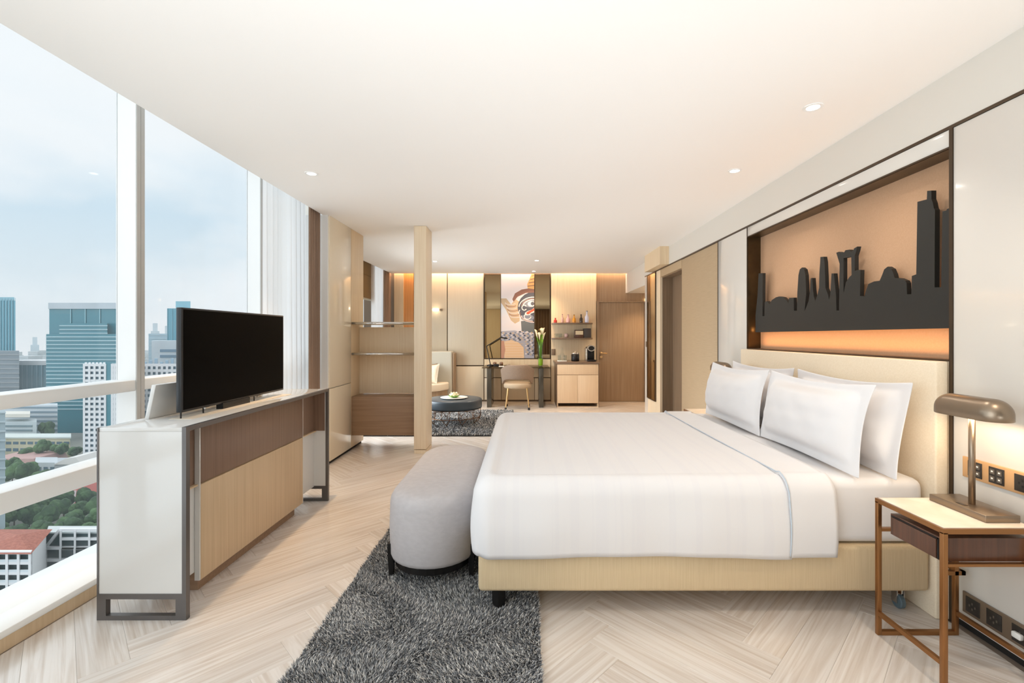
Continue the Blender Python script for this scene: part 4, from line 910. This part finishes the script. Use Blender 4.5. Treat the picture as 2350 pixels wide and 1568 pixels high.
# hazy towers
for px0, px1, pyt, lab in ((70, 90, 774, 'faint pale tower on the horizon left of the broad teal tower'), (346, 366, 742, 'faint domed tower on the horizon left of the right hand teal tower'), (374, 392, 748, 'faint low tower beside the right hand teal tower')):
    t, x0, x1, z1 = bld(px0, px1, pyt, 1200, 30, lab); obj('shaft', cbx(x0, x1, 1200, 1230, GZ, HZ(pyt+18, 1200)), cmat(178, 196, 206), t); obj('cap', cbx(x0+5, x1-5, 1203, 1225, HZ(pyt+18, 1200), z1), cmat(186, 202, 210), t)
t, x0, x1, z1 = bld(40, 107, 828, 420, 25, 'low blue glass block with white parapet between the left towers')
obj('block', cbx(x0, x1, 420, 445, GZ, HZ(838, 420)), cmat(120, 162, 178), t); obj('parapet', cbx(x0-.5, x1+.5, 419, 446, HZ(838, 420), z1), white, t)
for k in range(7): x = x0+(x1-x0)*k/6; obj('facade_column', cbx(x-.5, x+.5, 419, 420, HZ(900, 420), HZ(838, 420)), cmat(150, 182, 196), t)
# 3 white grid tower
d = 240; t, x0, x1, z1 = bld(193, 290, 838, d, 18, 'white tower with a grid of square windows right of the teal tower', name='apartment_block')
obj('core', cbx(x0, x1, d, d+13, GZ, z1), winb, t); grid(t, x0, HX(241, d), d, 18, HZ(1064, d), HZ(838, d), 4, 19, white, white, 1.15, 1.3, .7)
grid(t, HX(257, d), x1, d, 18, HZ(1064, d), HZ(838, d), 6, 19, white, white, 1.15, 1.3, .7)
obj('stair_shaft', cbx(HX(242, d), HX(256, d), d-.5, d+2, HZ(1064, d), HZ(832, d)), tealg, t)
for k in range(6): obj('roof_block', cbx(x0+.3+k*1.9, x0+1.5+k*1.9, d, d+2, z1, z1+1.3), white, t)
d = 255; t, x0, x1, z1 = bld(325, 430, 838, d, 15, 'white apartment block with rooftop units behind the television', name='apartment_block')
obj('core', cbx(x0, x1, d, d+15, GZ, z1), winb, t); grid(t, x0, x1, d, 15, HZ(940, d), z1, 9, 8, white, white, 1.3, 1.5, .6)
for k in range(7): obj('roof_unit', cbx(x0+1+k*3, x0+2.6+k*3, d+1, d+4, z1, z1+1.5+(k % 3)), cmat(150, 178, 196), t)
d = 420; t, x0, x1, z1 = bld(348, 470, 782, d, 20, 'white slab building with two dark window stripes behind the television')
obj('slab', cbx(x0, x1, d, d+20, GZ, z1), cmat(228, 234, 240), t)
for py in (802, 815): obj('window_stripe', cbx(HX(367, d), x1, d-.3, d, HZ(py+6, d), HZ(py, d)), cmat(120, 150, 176), t)
d = 480; t, x0, x1, z1 = bld(384, 440, 708, d, 25, 'teal glass tower with a stepped top behind the television')
obj('shaft', cbx(x0, x1, d, d+25, GZ, z1), tealg2, t); obj('upper_block', cbx(HX(403, d), HX(437, d), d+4, d+22, z1, HZ(691, d)), cmat(138, 196, 212), t)
for k in range(6): x = x0+(x1-x0)*k/5; obj('fin', cbx(x-.25, x+.25, d-.4, d, HZ(790, d), z1), cmat(120, 180, 198), t)
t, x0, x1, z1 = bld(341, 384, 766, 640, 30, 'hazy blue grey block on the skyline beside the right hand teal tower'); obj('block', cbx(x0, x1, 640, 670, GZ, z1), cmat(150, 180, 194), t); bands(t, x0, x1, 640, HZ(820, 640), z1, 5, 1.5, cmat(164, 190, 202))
# 4 mid rise white blocks
d = 298; t, x0, x1, z1 = bld(-20, 132, 930, d, 8, 'long white block with rows of windows below the window rail', name='apartment_block')
obj('block', cbx(x0, x1, d, d+8, GZ, z1), cmat(214, 222, 228), t); bands(t, x0, x1, d, HZ(1000, d), z1-1, 2.9, 1.2, cmat(130, 150, 164), 'window_stripe', .25)
d = 280; t, x0, x1, z1 = bld(8, 84, 968, d, 10, 'grey office building with pale flat roof in front of the long white block', name='office_building')
obj('block', cbx(x0, x1, d, d+10, GZ, z1), cmat(198, 210, 214), t); obj('roof', cbx(x0-.5, x1-4, d-.5, d+10, HZ(958, d)+.0, HZ(950, d)), cmat(230, 226, 214), t)
bands(t, x0, x1-3, d, HZ(1010, d), z1-2, 2.6, 1.1, cmat(120, 142, 150), 'window_stripe', .25)
d = 262; t, x0, x1, z1 = bld(5, 161, 1006, d, 8, 'low pale yellow building with flat roof among trees', name='office_building')
obj('block', cbx(x0, x1, d, d+8, GZ, z1), cmat(206, 202, 172), t); obj('roof', cbx(x0-.5, x1+.5, d-.6, d+9, z1, z1+.8), cmat(216, 226, 222), t)
for k in range(9): obj('window', cbx(x0+2+k*4.1, x0+5+k*4.1, d-.15, d, HZ(1020, d), HZ(1014, d)), winb, t); obj('window', cbx(x0+2+k*4.1, x0+5+k*4.1, d-.15, d, HZ(1036, d), HZ(1029, d)), winb, t)
d = 222; t, x0, x1, z1 = bld(125, 190, 1054, d, 12, 'low hall with a large white roof among trees', name='hall'); obj('walls', cbx(x0, x1, d, d+12, GZ, HZ(1066, d)), cmat(190, 196, 200), t)
obj('roof', MB().prism([(x0, HZ(1066, d)), (x1, HZ(1066, d)), (x1-3, z1+1), (x0+6, z1+.5)], d-.5, d+12.5, 'y'), cmat(236, 234, 230), t)
d = 225; t, x0, x1, z1 = bld(80, 132, 1062, d, 10, 'small white and blue house beside the white roofed hall', name='house'); obj('walls', cbx(x0, x1, d, d+10, GZ, z1), cmat(206, 214, 218), t)
for k in range(3): obj('window', cbx(x0+1+k*3.2, x0+3+k*3.2, d-.15, d, HZ(1084, d), HZ(1072, d)), winb, t)
d = 240; t, x0, x1, z1 = bld(-30, 90, 1052, d, 14, 'low house with a dusty pink roof at the left', name='house'); obj('walls', cbx(x0, x1, d, d+14, GZ, HZ(1066, d)), cmat(200, 190, 186), t)
obj('roof', MB().prism([(x0-.5, HZ(1070, d)), (x1+.5, HZ(1070, d)), (x1-2, z1), (x0+2, z1)], d-1, d+15, 'y'), cmat(196, 158, 152), t)
d = 150; t, x0, x1, z1 = bld(-25, 12, 945, d, 20, 'grey tower edge at the far left of the view', name='apartment_block'); obj('block', cbx(x0, x1, d, d+20, GZ, z1), cmat(150, 166, 172), t); bands(t, x0, x1, d, HZ(1140, d), z1, 3, .5, cmat(170, 184, 190))
# 5 temple like hall with red roof
d = 186; t, x0, x1, z1 = bld(104, 262, 1108, d, 12, 'hall with red tiled roof and a white gable among trees', name='hall')
obj('walls', cbx(x0+1, x1-1, d+1, d+11, GZ, HZ(1152, d)), white, t)
rf = cmat(196, 104, 92)
obj('roof', MB().prism([(d-1, HZ(1156, d)), (d+6, z1), (d+13, HZ(1156, d))], x0, x1, 'x'), rf, t)
gx = HX(160, d); obj('gable', MB().prism([(gx-2.6, HZ(1153, d)), (gx+2.6, HZ(1153, d)), (gx, HZ(1130, d))], d-1.5, d+4, 'y'), white, t)
obj('gable_roof', MB().bar((gx-3, d-1.6, HZ(1154, d)), (gx, d-1.6, HZ(1128, d)), .5, .6).bar((gx+3, d-1.6, HZ(1154, d)), (gx, d-1.6, HZ(1128, d)), .5, .6), cmat(222, 206, 200), t)
# 6 near school block with hip roof
d = 96; t, x0, x1, z1 = bld(-60, 76, 1266, d, 10, 'white building with long balconies under a hipped red tile roof, lower left', name='school_building'); SK[0] = (HX(106, d+10)-x1)/10
obj('core', cbx(x0, x1-.3, d, d+10, GZ, z1), wind, t); obj('end_wall', cbx(x1-.3, x1, d-.4, d+10, GZ, z1), white, t)
obj('roof', MB().add([(x0-1, d-1.2, z1), (x1+.8, d-1.2, z1), (x1+1.2+SK[0]*11, d+11, z1), (x0-1+SK[0]*11, d+11, z1), (x0+4, d+5, HZ(1228, d+5)), (x1-4.5+SK[0]*5, d+5, HZ(1228, d+5))], [(0, 1, 5, 4), (1, 2, 5), (2, 3, 4, 5), (3, 0, 4), (3, 2, 1, 0)]), mat('red_tiles', srgb(178, 112, 92), .8, c2=srgb(152, 88, 72), nscale=(2, 2, 6)), t)
grid(t, x0, x1-.5, d, 10, HZ(1500, d), z1, 5, 10, white, white, .55, .55, .8)
for k in range(10): obj('parapet', cbx(x0, x1-.5, d-.7, d-.55, HZ(1500, d)+k*2.11+.1, HZ(1500, d)+k*2.11+.75), cmat(214, 224, 230), t)
d = 108; t, x0, x1, z1 = bld(106, 270, 1213, d, 9, 'white concrete framed building with glazed bays beside the red tiled roof', name='school_building')
obj('core', cbx(x0, x1, d, d+3.5, GZ, HZ(1225, d)), wind, t); obj('roof', cbx(x0, x1, d, d+3.6, HZ(1225, d), HZ(1222, d)), cmat(200, 208, 208), t); grid(t, x0, x1, d, 9, HZ(1420, d), HZ(1256, d), 5, 6, white, white, .5, .6, .8)
grid(t, HX(140, d), x1, d, 9, HZ(1256, d), HZ(1214, d), 4, 2, white, white, .5, .5, .8)
obj('roof_beam', MB().bar((HX(106, d), d-.3, HZ(1258, d)), (HX(141, d), d-.3, HZ(1214, d)), .5, .5), white, t)
# trees
leafm = mat('tree_leaves', srgb(84, 116, 72), .8, c2=srgb(52, 78, 52), nscale=(1.1, 1.1, 1.1), ndetail=6, lo=.4, hi=.62, rnd=True)
bark = mat('tree_bark', srgb(88, 78, 66), .9); crowns = []
for sd in range(4):
    rs = random.Random(sd); bm = bmesh.new()
    for k in range(9):
        a = rs.uniform(0, 6.28); r = rs.uniform(0, .62); s = rs.uniform(.34, .52); c = Vector((r*math.cos(a), r*math.sin(a), rs.uniform(-.15, .38)*(1-r*.6)))
        res = bmesh.ops.create_icosphere(bm, subdivisions=3, radius=s, matrix=Matrix.Translation(c))
        for v in res['verts']:
            q = v.co-c; n_ = .5*math.sin(q.x*31+k)*math.sin(q.y*27+2*k)*math.sin(q.z*33)+rs.uniform(-.5, .5)*.5; v.co = c+q*(1+.22*n_); v.co.z = c.z+(v.co.z-c.z)*.82
    me = D.meshes.new('crown'); bm.to_mesh(me); bm.free(); me.materials.append(leafm); crowns.append(me)
trunk = mesh_of('trunk', MB().tube([(0, 0, 0), (.03, 0, .5), (0, .02, 1)], [.06, .045, .03], 7)); trunk.materials.append(bark)
def tree(x, y, h, w, lab, grp, i):
    t = thing('tree', (x, y, GZ), lab, 'tree', grp)
    o = obj('trunk', trunk, bark, t); o.scale = (w*.5, w*.5, h*.7)
    o = obj('crown', crowns[i % 4], leafm, t); o.scale = (w*.5, w*.5, h*.5); o.location = (0, 0, h*.62); o.rotation_euler.z = i*1.3
rs = random.Random(11); i = 0
for r_, d_ in enumerate((176, 167.5, 159, 150.5, 142)):
    for k in range(7):
        px = -40+52*(k+.5*(r_ % 2))*(159/d_); tree(HX(px, d_), d_+rs.uniform(-.4, .4), rs.uniform(8.5, 12), rs.uniform(7.6, 8.4), 'leafy green tree in the belt between the red roofs', 'trees in the belt between the red roofs', i); i += 1
for px, d_, h_, w_ in ((8, 205, 12, 9), (50, 206, 14, 10), (100, 206, 10, 9), (150, 206, 9, 9), (200, 206, 10, 9), (28, 216, 13, 8), (75, 216, 11, 8)):
    tree(HX(px, d_), d_, h_, w_, 'round green tree in front of the low pink and white roofs', 'trees before the low roofs', i); i += 1
for px, d_, h_, w_ in ((62, 252, 9, 8), (98, 252, 14, 9), (136, 253, 11, 8), (172, 253, 9, 8), (110, 288, 17, 10), (200, 228, 10, 9)):
    tree(HX(px, d_), d_, h_, w_, 'green tree around the pale yellow building', 'trees around the yellow building', i); i += 1
# low-rise city spreading to the horizon (too many and too far to count)
rs = random.Random(23); fb2 = MB()
for k in range(420):
    d_ = rs.uniform(470, 1250); px = rs.uniform(-900, 900); w_ = rs.uniform(14, 34); x_ = HX(px, d_); h_ = rs.uniform(8, 34)
    fb2.box(x_, x_+w_, d_, d_+rs.uniform(12, 26), GZ, GZ+h_)
for k in range(60):
    d_ = rs.uniform(230, 440); px = rs.choice((rs.uniform(-900, -120), rs.uniform(520, 900))); x_ = HX(px, d_); w_ = rs.uniform(12, 26)
    fb2.box(x_, x_+w_, d_, d_+rs.uniform(12, 20), GZ, GZ+rs.uniform(10, 50))
o = obj('distant_blocks', fb2, mat('distant_blocks', srgb(196, 202, 204), .7, c2=srgb(160, 172, 178), nscale=(.05, .05, .3))); tag(o, 'pale low-rise city blocks spreading to the hazy horizon', 'buildings', kind='stuff')
# drifting haze over the city, as air between the window and the horizon
hm = D.materials.new('city_haze'); hm.use_nodes = True; t_ = hm.node_tree; t_.nodes.clear()
vs2 = N(t_, 'ShaderNodeVolumeScatter', Density=.0003, Anisotropy=0.0); vs2.inputs[0].default_value = (.86, .97, 1, 1)
oo = N(t_, 'ShaderNodeOutputMaterial'); t_.links.new(vs2.outputs[0], oo.inputs['Volume'])
hz = obj('haze', bx(-1400, -14, 14, 1500, GZ+.5, 140), hm); tag(hz, 'thin haze in the air over the city', 'haze', kind='stuff')
